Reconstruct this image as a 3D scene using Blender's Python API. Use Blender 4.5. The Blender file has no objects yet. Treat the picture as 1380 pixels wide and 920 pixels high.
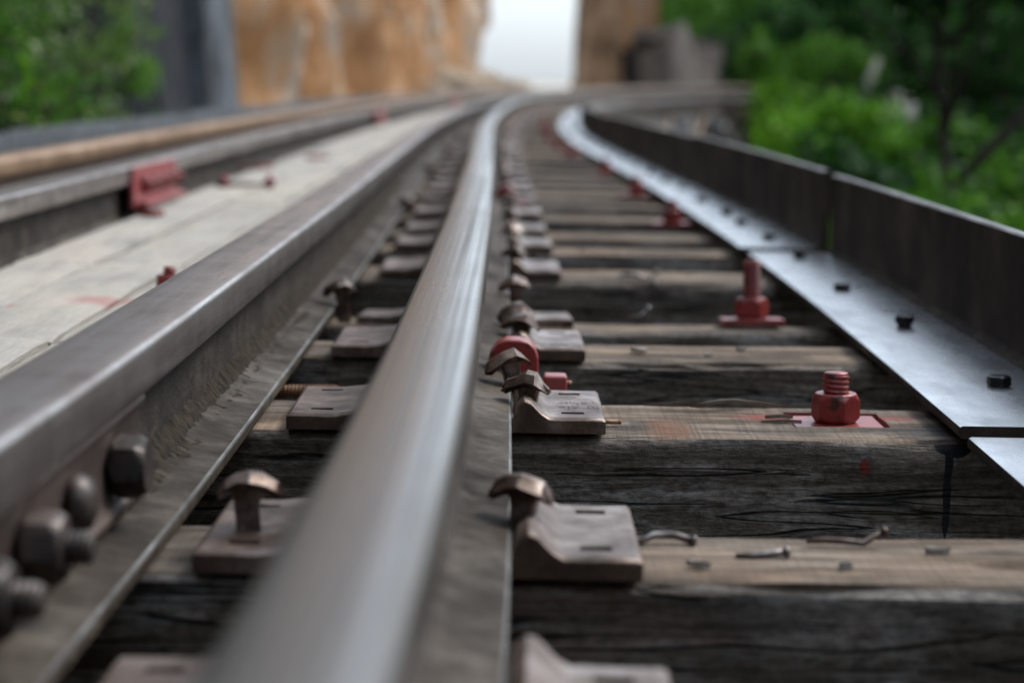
import bpy, bmesh, math, random
import numpy as np
from mathutils import Vector, Matrix, noise
R = math.radians
SC = bpy.context.scene
COL = SC.collection

# ------------------------------------------------------------------ camera, sky, sun, exposure
cam_d = bpy.data.cameras.new('camera')
cam = bpy.data.objects.new('camera', cam_d)
COL.objects.link(cam)
cam.location = (0, 0, 0.36)
cam.rotation_euler = (R(90 - 7.31), 0, 0)
cam_d.lens = 72; cam_d.sensor_width = 36
cam_d.clip_start = 0.02; cam_d.clip_end = 3000
cam_d.dof.use_dof = True
cam_d.dof.focus_distance = 2.04
cam_d.dof.aperture_fstop = 4.0
SC.camera = cam

SUN_EL, SUN_AZ = 50, 56            # degrees; azimuth from +Y towards +X
w = bpy.data.worlds.new("World"); SC.world = w; w.use_nodes = True
wn = w.node_tree.nodes; wl = w.node_tree.links
sky = wn.new('ShaderNodeTexSky'); sky.sky_type = 'NISHITA'; sky.sun_disc = False
sky.sun_elevation = R(SUN_EL); sky.sun_rotation = R(SUN_AZ)
sky.air_density = 1.0; sky.dust_density = 3.0; sky.ozone_density = 0.6
bg = wn['Background']; bg.inputs['Strength'].default_value = 0.14
hs = wn.new('ShaderNodeHueSaturation'); hs.inputs['Saturation'].default_value = .42      # milky, hazy sky
wl.new(sky.outputs['Color'], hs.inputs['Color']); tint = wn.new('ShaderNodeMix'); tint.data_type = 'RGBA'; tint.blend_type = 'MULTIPLY'; tint.inputs[0].default_value = 1
tint.inputs[7].default_value = (.90, 1.0, 1.11, 1)
wl.new(hs.outputs['Color'], tint.inputs[6])
veil = wn.new('ShaderNodeMix'); veil.data_type = 'RGBA'; veil.inputs[0].default_value = .45      # thin white cloud
veil.inputs[7].default_value = (3.1, 3.45, 3.75, 1)
wl.new(tint.outputs[2], veil.inputs[6]); wl.new(veil.outputs[2], bg.inputs['Color'])
sd = bpy.data.lights.new('sun', 'SUN'); sd.energy = 1.25; sd.angle = R(22); sd.color = (1, .95, .88)
sun = bpy.data.objects.new('sun', sd); COL.objects.link(sun)
sun.rotation_euler = (R(90 - SUN_EL), 0, R(180 - SUN_AZ))
SC.view_settings.view_transform = 'Standard'; SC.view_settings.look = 'None'
SC.view_settings.gamma = 1; SC.view_settings.use_curve_mapping = False
SC.view_settings.exposure = 1.22

# ------------------------------------------------------------------ materials
class NT:
    def __init__(s, name):
        s.m = bpy.data.materials.new(name); s.m.use_nodes = True
        s.t = s.m.node_tree; s.b = s.t.nodes['Principled BSDF']
        s.co = s.t.nodes.new('ShaderNodeTexCoord')
    def n(s, typ, props=None, **ins):
        nd = s.t.nodes.new(typ)
        for k, v in (props or {}).items(): setattr(nd, k, v)
        for k, v in ins.items(): s.put(nd, k.replace('_', ' '), v)
        return nd
    def put(s, nd, k, v):
        sock = nd.inputs[int(k)] if k.isdigit() else nd.inputs[k]
        if hasattr(v, 'is_linked') or hasattr(v, 'links'): s.t.links.new(v, sock)
        else: sock.default_value = v
    def vec(s, scale, obj=True, rand=True, rot=(0, 0, 0)):
        v = s.co.outputs['Object']
        if rand:
            oi = s.n('ShaderNodeObjectInfo')
            ml = s.n('ShaderNodeVectorMath', {'operation': 'SCALE'}); 
            s.put(ml, '0', (37.1, 21.7, 53.3)); s.t.links.new(oi.outputs['Random'], ml.inputs['Scale'])
            ad = s.n('ShaderNodeVectorMath', {'operation': 'ADD'})
            s.t.links.new(v, ad.inputs[0]); s.t.links.new(ml.outputs[0], ad.inputs[1]); v = ad.outputs[0]
        mp = s.n('ShaderNodeMapping'); s.t.links.new(v, mp.inputs['Vector'])
        mp.inputs['Scale'].default_value = scale; mp.inputs['Rotation'].default_value = rot
        return mp.outputs[0]
    def noise(s, vec, scale=1, detail=5, rough=.6, dist=0):
        return s.n('ShaderNodeTexNoise', None, Vector=vec, Scale=float(scale), Detail=float(detail), Roughness=rough, Distortion=float(dist)).outputs['Fac']
    def ramp(s, fac, stops):
        r = s.n('ShaderNodeValToRGB'); s.t.links.new(fac, r.inputs[0])
        e = r.color_ramp.elements
        while len(e) < len(stops): e.new(0.5)
        for el, (p, c) in zip(e, stops):
            el.position = p; el.color = (*c, 1) if not isinstance(c, (int, float)) else (c, c, c, 1)
        return r.outputs[0]
    def mix(s, fac, a, b, mode='MIX'):
        mx = s.n('ShaderNodeMix', {'data_type': 'RGBA', 'blend_type': mode})
        for i, v in ((0, fac), (6, a), (7, b)):
            if hasattr(v, 'links'): s.t.links.new(v, mx.inputs[i])
            else: mx.inputs[i].default_value = v if i == 0 else (*v, 1)
        return mx.outputs[2]
    def math(s, op, a, b=0.0, c=0.0, clamp=False):
        nd = s.n('ShaderNodeMath', {'operation': op, 'use_clamp': clamp})
        for i, v in enumerate((a, b, c)):
            if hasattr(v, 'links'): s.t.links.new(v, nd.inputs[i])
            else: nd.inputs[i].default_value = v
        return nd.outputs[0]
    def bump(s, h, strength=.5, dist=.002, base=None):
        b = s.n('ShaderNodeBump', None, Strength=float(strength), Distance=float(dist), Height=h)
        if base is not None: s.t.links.new(base, b.inputs['Normal'])
        return b.outputs[0]
    def fin(s, color=None, rough=.7, metal=0.0, normal=None, spec=.5, coat=0):
        for k, v in (('Base Color', color), ('Roughness', rough), ('Metallic', metal), ('Normal', normal), ('Specular IOR Level', spec), ('Coat Weight', coat)):
            if v is None: continue
            if hasattr(v, 'links'): s.t.links.new(v, s.b.inputs[k])
            else: s.b.inputs[k].default_value = (*v, 1) if k == 'Base Color' else v
        return s.m
    def blob(s, centre, radii, edge_noise, soft=.15):
        """mask that is 1 inside a ragged patch around a point of the object"""
        sb = s.n('ShaderNodeVectorMath', {'operation': 'SUBTRACT'}); s.t.links.new(s.co.outputs['Object'], sb.inputs[0]); sb.inputs[1].default_value = centre
        dv = s.n('ShaderNodeVectorMath', {'operation': 'DIVIDE'}); s.t.links.new(sb.outputs[0], dv.inputs[0]); dv.inputs[1].default_value = radii
        ln = s.n('ShaderNodeVectorMath', {'operation': 'LENGTH'}); s.t.links.new(dv.outputs[0], ln.inputs[0])
        d = s.math('ADD', ln.outputs['Value'], s.math('MULTIPLY', s.math('SUBTRACT', edge_noise, .5), 2.2))
        mr = s.n('ShaderNodeMapRange', None, Value=d); mr.inputs[1].default_value = 1 - soft; mr.inputs[2].default_value = 1 + soft
        mr.inputs[3].default_value = 1; mr.inputs[4].default_value = 0
        return mr.outputs[0]

def wood_top(name, dark, mid, light, stains=(), axis=0, saw=.5, con=1.0):
    t = NT(name)
    def S(a, b): return (a, b, b) if axis == 0 else (b, a, b)
    g = t.noise(t.vec(S(5, 48)), 1, 8, .7, .35)
    fine = t.noise(t.vec(S(28, 240)), 1, 5, .75)
    big = t.noise(t.vec(S(2.5, 6)), 1, 4, .6)
    col = t.ramp(g, [(.3, dark), (.48, mid), (.68, light)])
    dirt = t.noise(t.vec(S(4, 14)), 1, 5, .65, .8)
    col = t.mix(t.ramp(dirt, [(.5, 0.0), (.62, .75 * con)]), col, (.05, .04, .032))
    grey = t.ramp(big, [(.38, (.5, .5, .52)), (.5, (.85, .82, .8)), (.66, (1.15, .98, .84))])
    col = t.mix(.35 + .55 * con, col, grey, 'MULTIPLY')
    col = t.mix(.15 + .4 * con, col, t.ramp(fine, [(.25, .45), (.6, 1.1)]), 'MULTIPLY')
    crk = t.noise(t.vec(S(1.6, 30)), 1, 3, .5, 1.2)
    cm = t.ramp(t.math('ABSOLUTE', t.math('SUBTRACT', crk, .5)), [(0, 0.0), (.012, 1.0)])
    sparse = t.ramp(t.noise(t.vec(S(1.3, 7)), 1, 2), [(.5 + .1 * (1 - con), 1.0), (.6 + .1 * (1 - con), 0.0)])
    cmx = t.math('MAXIMUM', cm, sparse)
    col = t.mix(cmx, (.02, .016, .013), col)
    h = t.math('ADD', t.math('MULTIPLY', g, .9), t.math('MULTIPLY', fine, .5))
    if saw:
        sw = t.noise(t.vec(S(230, 4)), 1, 3, .65, .25)
        col = t.mix(saw, col, t.ramp(sw, [(.36, .5), (.58, 1.2)]), 'MULTIPLY')
        h = t.math('ADD', h, t.math('MULTIPLY', sw, .35))
    h = t.math('ADD', h, t.math('MULTIPLY', cmx, 1.6))
    for (c, r, rgb) in stains:
        en = t.noise(t.vec((40, 90, 90), rand=False), 1, 5, .7)
        col = t.mix(t.math('MULTIPLY', t.blob(c, r, en, .3), t.ramp(fine, [(.35, .25), (.6, .9)])), col, rgb)
    return t.fin(col, .88, normal=t.bump(h, .8, .004), spec=.18)

def wood_side(name, stains=()):
    t = NT(name)
    g = t.noise(t.vec((5, 75, 75)), 1, 8, .72, .35)
    big = t.noise(t.vec((4, 16, 16)), 1, 7, .68, .8)
    fine = t.noise(t.vec((30, 230, 230)), 1, 5, .75)
    pit = t.noise(t.vec((90, 150, 150)), 1, 5, .7)
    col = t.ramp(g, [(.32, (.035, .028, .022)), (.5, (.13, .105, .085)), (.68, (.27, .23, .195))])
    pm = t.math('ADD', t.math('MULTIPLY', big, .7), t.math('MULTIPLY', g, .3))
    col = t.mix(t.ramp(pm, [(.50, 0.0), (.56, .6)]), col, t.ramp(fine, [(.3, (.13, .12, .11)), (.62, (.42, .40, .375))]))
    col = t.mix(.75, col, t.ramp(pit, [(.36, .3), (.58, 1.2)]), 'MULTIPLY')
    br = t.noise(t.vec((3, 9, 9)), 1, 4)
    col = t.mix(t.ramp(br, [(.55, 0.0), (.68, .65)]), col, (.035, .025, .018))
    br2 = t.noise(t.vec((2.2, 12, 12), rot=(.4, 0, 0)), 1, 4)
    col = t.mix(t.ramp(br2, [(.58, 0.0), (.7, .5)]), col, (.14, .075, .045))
    def cracks(sc, wd, thr, ang):
        c = t.noise(t.vec(sc, rot=(0, R(ang), 0)), 1, 2, .45, .25)
        cm = t.ramp(t.math('ABSOLUTE', t.math('SUBTRACT', c, .5)), [(0, 0.0), (wd, 1.0)])
        sp = t.ramp(t.noise(t.vec((2.0, 10, 10)), 1, 3), [(thr, 1.0), (thr + .05, 0.0)])
        return t.math('MAXIMUM', cm, sp)
    cm = t.math('MULTIPLY', cracks((1.6, 26, 26), .012, .42, 3), cracks((2.4, 60, 60), .022, .48, -2))
    col = t.mix(cm, (.008, .0065, .0055), col)
    h = t.math('ADD', t.math('ADD', g, t.math('MULTIPLY', big, .9)), t.math('ADD', t.math('MULTIPLY', cm, 2.0), t.math('MULTIPLY', pit, .7)))
    for (c, r, rgb) in stains:
        en = t.math('ADD', t.math('MULTIPLY', t.noise(t.vec((60, 60, 40), rand=False), 1, 3, .5), .4), .3)
        col = t.mix(t.blob(c, r, en, .06), col, rgb)
    return t.fin(col, .65, normal=t.bump(h, 1.0, .006), spec=.3)

def steel(name, dark, mid, light, rough=(.35, .6), metal=.8, streak=(70, 1.6, 70), bumpd=.0012, blotch=6, spec=.5, fine=300, sw=.55):
    t = NT(name)
    s = t.noise(t.vec(streak), 1, 6, .6)
    b = t.noise(t.vec((blotch,) * 3), 1, 6, .65)
    f = t.noise(t.vec((fine,) * 3), 1, 3, .7)
    col = t.ramp(t.math('ADD', t.math('MULTIPLY', s, sw), t.math('MULTIPLY', b, 1 - sw)), [(.36, dark), (.5, mid), (.64, light)])
    col = t.mix(.35, col, t.ramp(f, [(.3, .5), (.65, 1.15)]), 'MULTIPLY')
    mr = t.n('ShaderNodeMapRange', None, Value=t.math('ADD', t.math('MULTIPLY', s, sw), t.math('MULTIPLY', b, 1 - sw)))
    mr.inputs[1].default_value = .35; mr.inputs[2].default_value = .65
    mr.inputs[3].default_value = rough[1]; mr.inputs[4].default_value = rough[0]
    h = t.math('ADD', t.math('MULTIPLY', s, .5), t.math('ADD', b, t.math('MULTIPLY', f, .35)))
    return t.fin(col, mr.outputs[0], metal, t.bump(h, .6, bumpd), spec)

def dirt_steel(name):
    t = NT(name)
    a = t.noise(t.vec((9, 9, 9)), 1, 7, .68)
    f = t.noise(t.vec((150, 150, 150)), 1, 6, .75)
    m = t.noise(t.vec((45, 20, 45)), 1, 5, .7)
    col = t.ramp(t.math('ADD', t.math('MULTIPLY', a, .5), t.math('MULTIPLY', m, .5)), [(.36, (.012, .009, .007)), (.5, (.034, .026, .019)), (.64, (.085, .066, .048))])
    col = t.mix(.7, col, t.ramp(f, [(.3, .35), (.65, 1.3)]), 'MULTIPLY')
    h = t.math('ADD', f, m)
    return t.fin(col, .85, .0, t.bump(h, 1.0, .004), .3)

def paint(name, base, worn, rough=.42, wear=.62, bumpd=.0008, scale=60):
    t = NT(name)
    a = t.noise(t.vec((scale,) * 3), 1, 6, .65)
    b = t.noise(t.vec((260,) * 3), 1, 3, .6)
    c = t.noise(t.vec((12,) * 3), 1, 3)
    col = t.mix(.5, base, t.ramp(c, [(.35, .6), (.65, 1.2)]), 'MULTIPLY')
    col = t.mix(t.ramp(a, [(wear, 0.0), (wear + .05, 1.0)]), col, worn)
    return t.fin(col, rough, 0, t.bump(t.math('ADD', b, t.math('MULTIPLY', a, .8)), .6, bumpd), .5)

def rock(name, stops, scale=1.0, bd=.15):
    t = NT(name)
    a = t.noise(t.vec((1.1 * scale, 1.1 * scale, .5 * scale)), 1, 8, .68, .15)
    b = t.noise(t.vec((6 * scale, 6 * scale, 2 * scale)), 1, 6, .7)
    c = t.noise(t.vec((3.4 * scale, 3.4 * scale, 1.3 * scale)), 1, 6, .7, .2)
    col = t.ramp(t.math('ADD', t.math('MULTIPLY', a, .6), t.math('ADD', t.math('MULTIPLY', b, .15), t.math('MULTIPLY', c, .25))), stops)
    col = t.mix(t.ramp(c, [(.30, .75), (.42, 0.0)]), col, (.09, .065, .05))
    return t.fin(col, .9, 0, t.bump(t.math('ADD', a, b), 1.0, bd), .2)

def leaf(name, a, b, c):
    t = NT(name)
    gi = t.n('ShaderNodeNewGeometry')
    col = t.ramp(gi.outputs['Random Per Island'], [(0, a), (.55, b), (1, c)])
    m = t.fin(col, .6, 0, None, .12)
    tr = t.n('ShaderNodeBsdfTranslucent', None, Color=t.mix(1, col, (1.3, 1.5, .6), 'MULTIPLY'))
    mx = t.n('ShaderNodeMixShader', None, Fac=.35)
    t.t.links.new(t.b.outputs[0], mx.inputs[1]); t.t.links.new(tr.outputs[0], mx.inputs[2])
    t.t.links.new(mx.outputs[0], t.t.nodes['Material Output'].inputs[0])
    return m

M = {}
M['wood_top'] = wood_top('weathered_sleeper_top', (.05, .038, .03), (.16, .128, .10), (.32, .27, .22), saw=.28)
M['wood_side'] = wood_side('dark_sleeper_side')  # side faces take a darker base colour than the tops
M['plank'] = wood_top('bleached_plank', (.30, .28, .25), (.355, .335, .30), (.41, .39, .355), axis=1, saw=0, con=.12)
M['beam'] = wood_side('old_bridge_timber')
M['run_head'] = steel('worn_rail_head', (.085, .068, .052), (.18, .165, .148), (.33, .32, .31), (.19, .44), .9, (130, .35, 130), .0005, 2.5, sw=.8)
M['run_side'] = steel('rusty_rail_flank', (.05, .03, .02), (.13, .08, .05), (.24, .15, .09), (.5, .75), .2)
M['guard_head'] = steel('dull_guard_rail_head', (.10, .08, .07), (.215, .185, .17), (.38, .35, .335), (.26, .52), .75, (60, 3, 60), .0008, 9)
M['foot'] = steel('grimy_rail_foot', (.012, .009, .0065), (.040, .031, .0235), (.095, .078, .062), (.55, .85), .0, (7, 4, 7), .0003, 26, .10, fine=260)
M['foot_edge'] = steel('rubbed_foot_edge', (.03, .027, .024), (.09, .085, .08), (.22, .215, .21), (.4, .7), .5, (20, 8, 20), .0006, 14)
M['dirt'] = dirt_steel('dirt_caked_steel')
M['plate'] = steel('brown_cast_plate', (.03, .018, .012), (.105, .068, .049), (.27, .215, .185), (.28, .58), .4, (22, 22, 22), .0016, 14)
M['plate_dark'] = steel('dark_cast_plate', (.05, .047, .045), (.12, .115, .11), (.22, .215, .21), (.4, .65), .4, (14, 14, 14), .0010, 10)
M['spike'] = steel('brown_spike_steel', (.035, .020, .014), (.105, .070, .053), (.30, .26, .235), (.3, .55), .6, (30, 30, 30), .0012, 40)
M['rust'] = steel('orange_rust_steel', (.09, .04, .02), (.2, .1, .05), (.32, .19, .1), (.55, .8), .3, (30, 30, 30), .001, 30)
M['fish'] = steel('red_brown_fishplate', (.03, .02, .016), (.075, .053, .044), (.15, .112, .097), (.42, .65), .4, (9, 5, 9), .0015, 12)
M['nut'] = steel('dark_greasy_nut', (.014, .010, .008), (.04, .03, .025), (.11, .085, .072), (.4, .7), .3, (30, 30, 30), .0012, 30)
M['red'] = paint('red_oxide_paint', (.22, .028, .026), (.045, .02, .013), .36, .565)
M['pink'] = paint('faded_red_paint', (.25, .05, .048), (.13, .03, .027), .36, .57)
M['sheen_steel'] = steel('sky_sheen_steel', (.22, .23, .245), (.38, .395, .41), (.50, .52, .54), (.20, .36), .85, (20, 5, 20), .0004, 9, .8)  # sky sheen put into a light metallic base; the angle itself is black
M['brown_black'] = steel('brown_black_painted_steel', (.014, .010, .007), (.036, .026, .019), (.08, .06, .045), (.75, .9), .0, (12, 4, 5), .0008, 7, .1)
M['edge_sheen'] = steel('edge_highlight_steel', (.08, .075, .07), (.2, .195, .19), (.34, .34, .34), (.25, .5), .8, (20, 8, 20), .0006, 14)  # lighter metal paints the sky highlight along the upright's top edge
M['slate'] = steel('slate_grey_painted_steel', (.010, .012, .015), (.020, .023, .028), (.045, .05, .058), (.45, .7), .1, (12, 4, 12), .0008, 9)
M['rail_rust'] = steel('rusty_unused_rail', (.13, .075, .04), (.27, .165, .095), (.42, .29, .19), (.42, .65), .3, (40, 1.2, 40), .0008, 5)
M['black'] = paint('black_bolt_paint', (.012, .012, .014), (.03, .03, .03), .16)
M['nail'] = steel('old_nail_steel', (.06, .05, .045), (.16, .14, .13), (.3, .28, .26), (.35, .55), .7, (40, 40, 40), .0005, 50)
t = NT('loose_brown_dirt'); M['clod'] = t.fin(t.ramp(t.noise(t.vec((90, 90, 90)), 1, 3), [(.35, (.012, .009, .006)), (.65, (.05, .037, .025))]), .95, 0, t.bump(t.noise(t.vec((300, 300, 300)), 1, 4, .7), 1, .003), .2)
M['concrete'] = rock('pale_concrete', [(.3, (.2, .19, .18)), (.5, (.34, .33, .32)), (.7, (.46, .45, .43))], 2, .03)
M['rock_orange'] = rock('orange_limestone', [(.36, (.10, .075, .06)), (.42, (.33, .17, .075)), (.48, (.44, .225, .10)), (.53, (.46, .32, .215)), (.58, (.44, .37, .31)), (.64, (.20, .17, .15))], .9)
M['rock_dark'] = rock('dark_limestone', [(.38, (.010, .011, .014)), (.5, (.035, .038, .045)), (.62, (.10, .105, .12))], 2.2)
M['rock_taupe'] = rock('taupe_limestone', [(.35, (.06, .05, .045)), (.5, (.15, .13, .115)), (.66, (.26, .235, .21))], 1.6)
M['rock_grey'] = rock('grey_limestone', [(.40, (.05, .055, .062)), (.5, (.14, .155, .17)), (.60, (.27, .29, .31))], 1.6)
M['rock_brown'] = rock('brown_limestone', [(.40, (.075, .05, .035)), (.5, (.25, .155, .09)), (.6, (.44, .30, .19))])
M['hollow_shade'] = rock('hollow_shade_rock', [(.3, (.012, .009, .008)), (.7, (.04, .03, .026))])  # black stands in for the shade inside the rock opening
M['boulder'] = rock('pale_boulder', [(.3, (.3, .22, .16)), (.5, (.5, .4, .3)), (.7, (.62, .53, .43))], 2)
M['bark'] = rock('dark_bark', [(.3, (.02, .015, .012)), (.7, (.07, .055, .045))], 5, .03)
M['bark_pale'] = rock('pale_bark', [(.3, (.2, .19, .16)), (.7, (.4, .38, .33))], 5, .03)
M['leaf_dark'] = leaf('dark_leaf', (.004, .02, .006), (.012, .045, .012), (.03, .085, .018))
M['leaf_mid'] = leaf('mid_leaf', (.02, .06, .01), (.05, .13, .018), (.10, .21, .03))
M['leaf_bright'] = leaf('bright_leaf', (.035, .10, .010), (.085, .21, .018), (.17, .33, .035))
M['leaf_grey'] = leaf('greyish_leaf', (.02, .045, .018), (.085, .13, .06), (.25, .30, .17))

# ------------------------------------------------------------------ object helpers
def link(name, me, mats, parent=None, smooth=False):
    o = bpy.data.objects.new(name, me); COL.objects.link(o)
    for m in mats if isinstance(mats, (list, tuple)) else [mats]: me.materials.append(m)
    if smooth: me.polygons.foreach_set('use_smooth', [True] * len(me.polygons))
    if parent: o.parent = parent
    return o
def mk(name, verts, faces, mats, parent=None, smooth=False, idx=None):
    me = bpy.data.meshes.new(name); me.from_pydata([tuple(v) for v in verts], [], faces)
    if idx is not None: me.polygons.foreach_set('material_index', idx)
    bm = bmesh.new(); bm.from_mesh(me); bmesh.ops.recalc_face_normals(bm, faces=bm.faces); bm.to_mesh(me); bm.free()
    return link(name, me, mats, parent, smooth)
def mk_bm(name, bm, mats, parent=None, smooth=False):
    bmesh.ops.recalc_face_normals(bm, faces=bm.faces)
    me = bpy.data.meshes.new(name); bm.to_mesh(me); bm.free()
    return link(name, me, mats, parent, smooth)
def bevel(o, wdt, seg=2, ang=40):
    b = o.modifiers.new('bevel', 'BEVEL'); b.width = wdt; b.segments = seg; b.limit_method = 'ANGLE'; b.angle_limit = R(ang)
    o.data.polygons.foreach_set('use_smooth', [True] * len(o.data.polygons))
    wn_ = o.modifiers.new('wn', 'WEIGHTED_NORMAL'); wn_.keep_sharp = False
    return o
def tag(o, label=None, cat=None, group=None, kind=None):
    if label: o['label'] = label
    if cat: o['category'] = cat
    if group: o['group'] = group
    if kind: o['kind'] = kind
    return o
def thing(name, loc, rot=(0, 0, 0), label=None, cat=None, group=None, kind=None):
    o = bpy.data.objects.new(name, None); COL.objects.link(o); o.location = loc; o.rotation_euler = rot
    o.empty_display_size = .05
    return tag(o, label, cat, group, kind)
def dup(root, loc, rot, label, group=None, scale=None):
    r = root.copy(); COL.objects.link(r); r.location = loc; r.rotation_euler = rot; r['label'] = label
    if scale: r.scale = scale
    if group: r['group'] = group
    elif 'group' in r: del r['group']
    for ch in list(root.children):
        c = ch.copy(); COL.objects.link(c); c.parent = r
        for g in list(ch.children):
            d = g.copy(); COL.objects.link(d); d.parent = c
    return r
def box_bm(x0, x1, y0, y1, z0, z1, bm=None):
    bm = bm or bmesh.new()
    vs = [bm.verts.new(p) for p in ((x0, y0, z0), (x1, y0, z0), (x1, y1, z0), (x0, y1, z0), (x0, y0, z1), (x1, y0, z1), (x1, y1, z1), (x0, y1, z1))]
    for f in ((3, 2, 1, 0), (4, 5, 6, 7), (0, 1, 5, 4), (1, 2, 6, 5), (2, 3, 7, 6), (3, 0, 4, 7)): bm.faces.new([vs[i] for i in f])
    return bm
def tube(pts, rads, n=10, cap=True):
    """verts, faces of a tube through points with a radius at each"""
    V, F = [], []
    P = [Vector(p) for p in pts]
    for i, p in enumerate(P):
        d = (P[min(i + 1, len(P) - 1)] - P[max(i - 1, 0)]).normalized()
        a = d.orthogonal().normalized() if i == 0 else (a - d * a.dot(d)).normalized()
        b = d.cross(a)
        for k in range(n):
            t = 2 * math.pi * k / n
            V.append(p + (a * math.cos(t) + b * math.sin(t)) * rads[i])
    for i in range(len(P) - 1):
        for k in range(n):
            F.append((i * n + k, i * n + (k + 1) % n, (i + 1) * n + (k + 1) % n, (i + 1) * n + k))
    if cap:
        F.append(tuple(range(n))[::-1]); F.append(tuple((len(P) - 1) * n + k for k in range(n)))
    return V, F
def merge(parts):
    V, F = [], []
    for v, f in parts:
        o = len(V); V += list(v); F += [tuple(i + o for i in q) for q in f]
    return V, F
def thread(z0, z1, r, pitch=.0042, depth=.0022, n=24):
    """a threaded rod standing on z0: helical ridge, flat chamfered end"""
    V, F = [], []; rows = int((z1 - z0) / pitch * 6)
    for i in range(rows + 1):
        z = z0 + (z1 - z0) * i / rows
        for k in range(n):
            ph = (z / pitch + k / n) % 1.0
            rr = r - depth * abs(2 * ph - 1) ** .8
            if z > z1 - .003: rr = min(rr, r - depth * .5 - (z - (z1 - .003)) * .35)
            t = 2 * math.pi * k / n
            V.append((rr * math.cos(t), rr * math.sin(t), z))
    for i in range(rows):
        for k in range(n): F.append((i * n + k, i * n + (k + 1) % n, (i + 1) * n + (k + 1) % n, (i + 1) * n + k))
    F.append(tuple(range(n))[::-1]); F.append(tuple(rows * n + k for k in range(n)))
    return V, F
def hexnut(af, h, rot=0, cham=.12, z0=0):
    """hexagon with chamfered upper and lower corners"""
    rc = af / math.sqrt(3); V, F = [], []; n = 24
    prof = [(af / 2 * .93, 0), (1.0, cham * h), (1.0, h - cham * h * 1.2), (af / 2 * .95, h)]
    for q, z in prof:
        for k in range(n):
            t = 2 * math.pi * k / n
            rh = (af / 2) / math.cos(((t + math.pi / 6) % (math.pi / 3)) - math.pi / 6)
            if q == 1.0:
                # corners dip more than the flats
                f = (rh - af / 2) / (rc - af / 2)
                zz = z0 + (z + (h * .10 * f if z < h / 2 else -h * .13 * f)); rr = rh
            else: rr = min(q, rh); zz = z0 + z
            V.append((rr * math.cos(t + rot), rr * math.sin(t + rot), zz))
    for i in range(3):
        for k in range(n): F.append((i * n + k, i * n + (k + 1) % n, (i + 1) * n + (k + 1) % n, (i + 1) * n + k))
    F.append(tuple(range(n))[::-1]); F.append(tuple(3 * n + k for k in range(n)))
    return V, F

# ------------------------------------------------------------------ the line of the track
CY = np.array([-6, -2, 0, 1.2, 2, 4, 6, 8.5, 11, 15.8, 22, 30, 36, 42, 48, 54.])
CX = np.array([-.19, -.13, -.094, -.0655, -.062, -.072, -.09, -.112, -.11, -.04, .2, 1.1, 2.4, 4.3, 6.9, 10.2])
def spline(x, y):
    n = len(x); h = np.diff(x); A = np.zeros((n, n)); b = np.zeros(n); A[0, 0] = A[-1, -1] = 1
    for i in range(1, n - 1):
        A[i, i - 1], A[i, i], A[i, i + 1] = h[i - 1], 2 * (h[i - 1] + h[i]), h[i]
        b[i] = 6 * ((y[i + 1] - y[i]) / h[i] - (y[i] - y[i - 1]) / h[i - 1])
    m = np.linalg.solve(A, b)
    def f(q):
        i = int(np.clip(np.searchsorted(x, q) - 1, 0, n - 2)); t = q - x[i]
        return float(y[i] + t * ((y[i + 1] - y[i]) / h[i] - h[i] * (2 * m[i] + m[i + 1]) / 6) + t * t * m[i] / 2 + t ** 3 * (m[i + 1] - m[i]) / (6 * h[i]))
    return f
cx = spline(CY, CX)
def head(Y): return math.atan((cx(Y + .05) - cx(Y - .05)) / .1)      # clockwise from +Y
CANT = .018
def P(u, Y, z):
    a = head(Y)
    return Vector((cx(Y) + u * math.cos(a), Y - u * math.sin(a), z - CANT * u))
def stations(y0, y1):
    out = []; y = y0
    while y < y1 - 1e-6:
        out.append(y); y += .12 if y < 6 else (.3 if y < 20 else .5)
    return out + [y1]
def sweep(prof, ys, u0, zf=lambda Y: 0.0, wob=0.0, seed=0, cap=True):
    V, F = [], []; n = len(prof)
    for Y in ys:
        dx = wob * noise.noise(Vector((Y * .7, seed, 0)))
        for (u, z) in prof: V.append(P(u0 + u + dx, Y, z + zf(Y)))
    for i in range(len(ys) - 1):
        for k in range(n): F.append((i * n + k, i * n + (k + 1) % n, (i + 1) * n + (k + 1) % n, (i + 1) * n + k))
    if cap: F.append(tuple(range(n))); F.append(tuple((len(ys) - 1) * n + k for k in range(n))[::-1])
    return V, F

# ------------------------------------------------------------------ terrain
def lat(x, y): return x - cx(min(max(y, -6), 54))
def gz(x, y):
    l = lat(x, y)
    nz = noise.fractal(Vector((x * .25, y * .25, 3)), 1, 2, 4) * .35
    if l < 0:
        lvl = -2.4 + 2.2 * min(max((y - 9) / 5, 0), 1) * min(max((-l - 1.2) / .8, 0), 1)
        z = lvl + nz * (.35 if y > 12 and l < -1.8 else .8)
        if y < 12: z += max(0, -l - 2.6) * .5 * min(max((13 - y) / 4, 0), 1)
    else:
        z = -2.4 - min(max(l - 1.0, 0) * .35, 2.2) + nz
        z += max(0, l - 14) * .22
        if y > 48: z += min((y - 48) * .2, 2.4)
    return z
def axis(vals):
    return sorted(set(round(v, 3) for v in vals))
gx = axis(list(np.arange(-14, 22, .55)) + list(np.arange(-60, -14, 6)) + list(np.arange(22, 80, 6)) + [-1500, -600, -200, 200, 600, 1500])
gy = axis(list(np.arange(-4, 62, .55)) + list(np.arange(62, 160, 8)) + [-400, -100, -30, -10, 300, 700, 1800])
gv = [(x, y, gz(x, y) if -90 < x < 90 and -40 < y < 170 else -.5) for y in gy for x in gx]
nx = len(gx)
gf = [(j * nx + i, j * nx + i + 1, (j + 1) * nx + i + 1, (j + 1) * nx + i) for j in range(len(gy) - 1) for i in range(nx - 1)]
t = NT('earth_and_pale_gravel')
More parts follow.
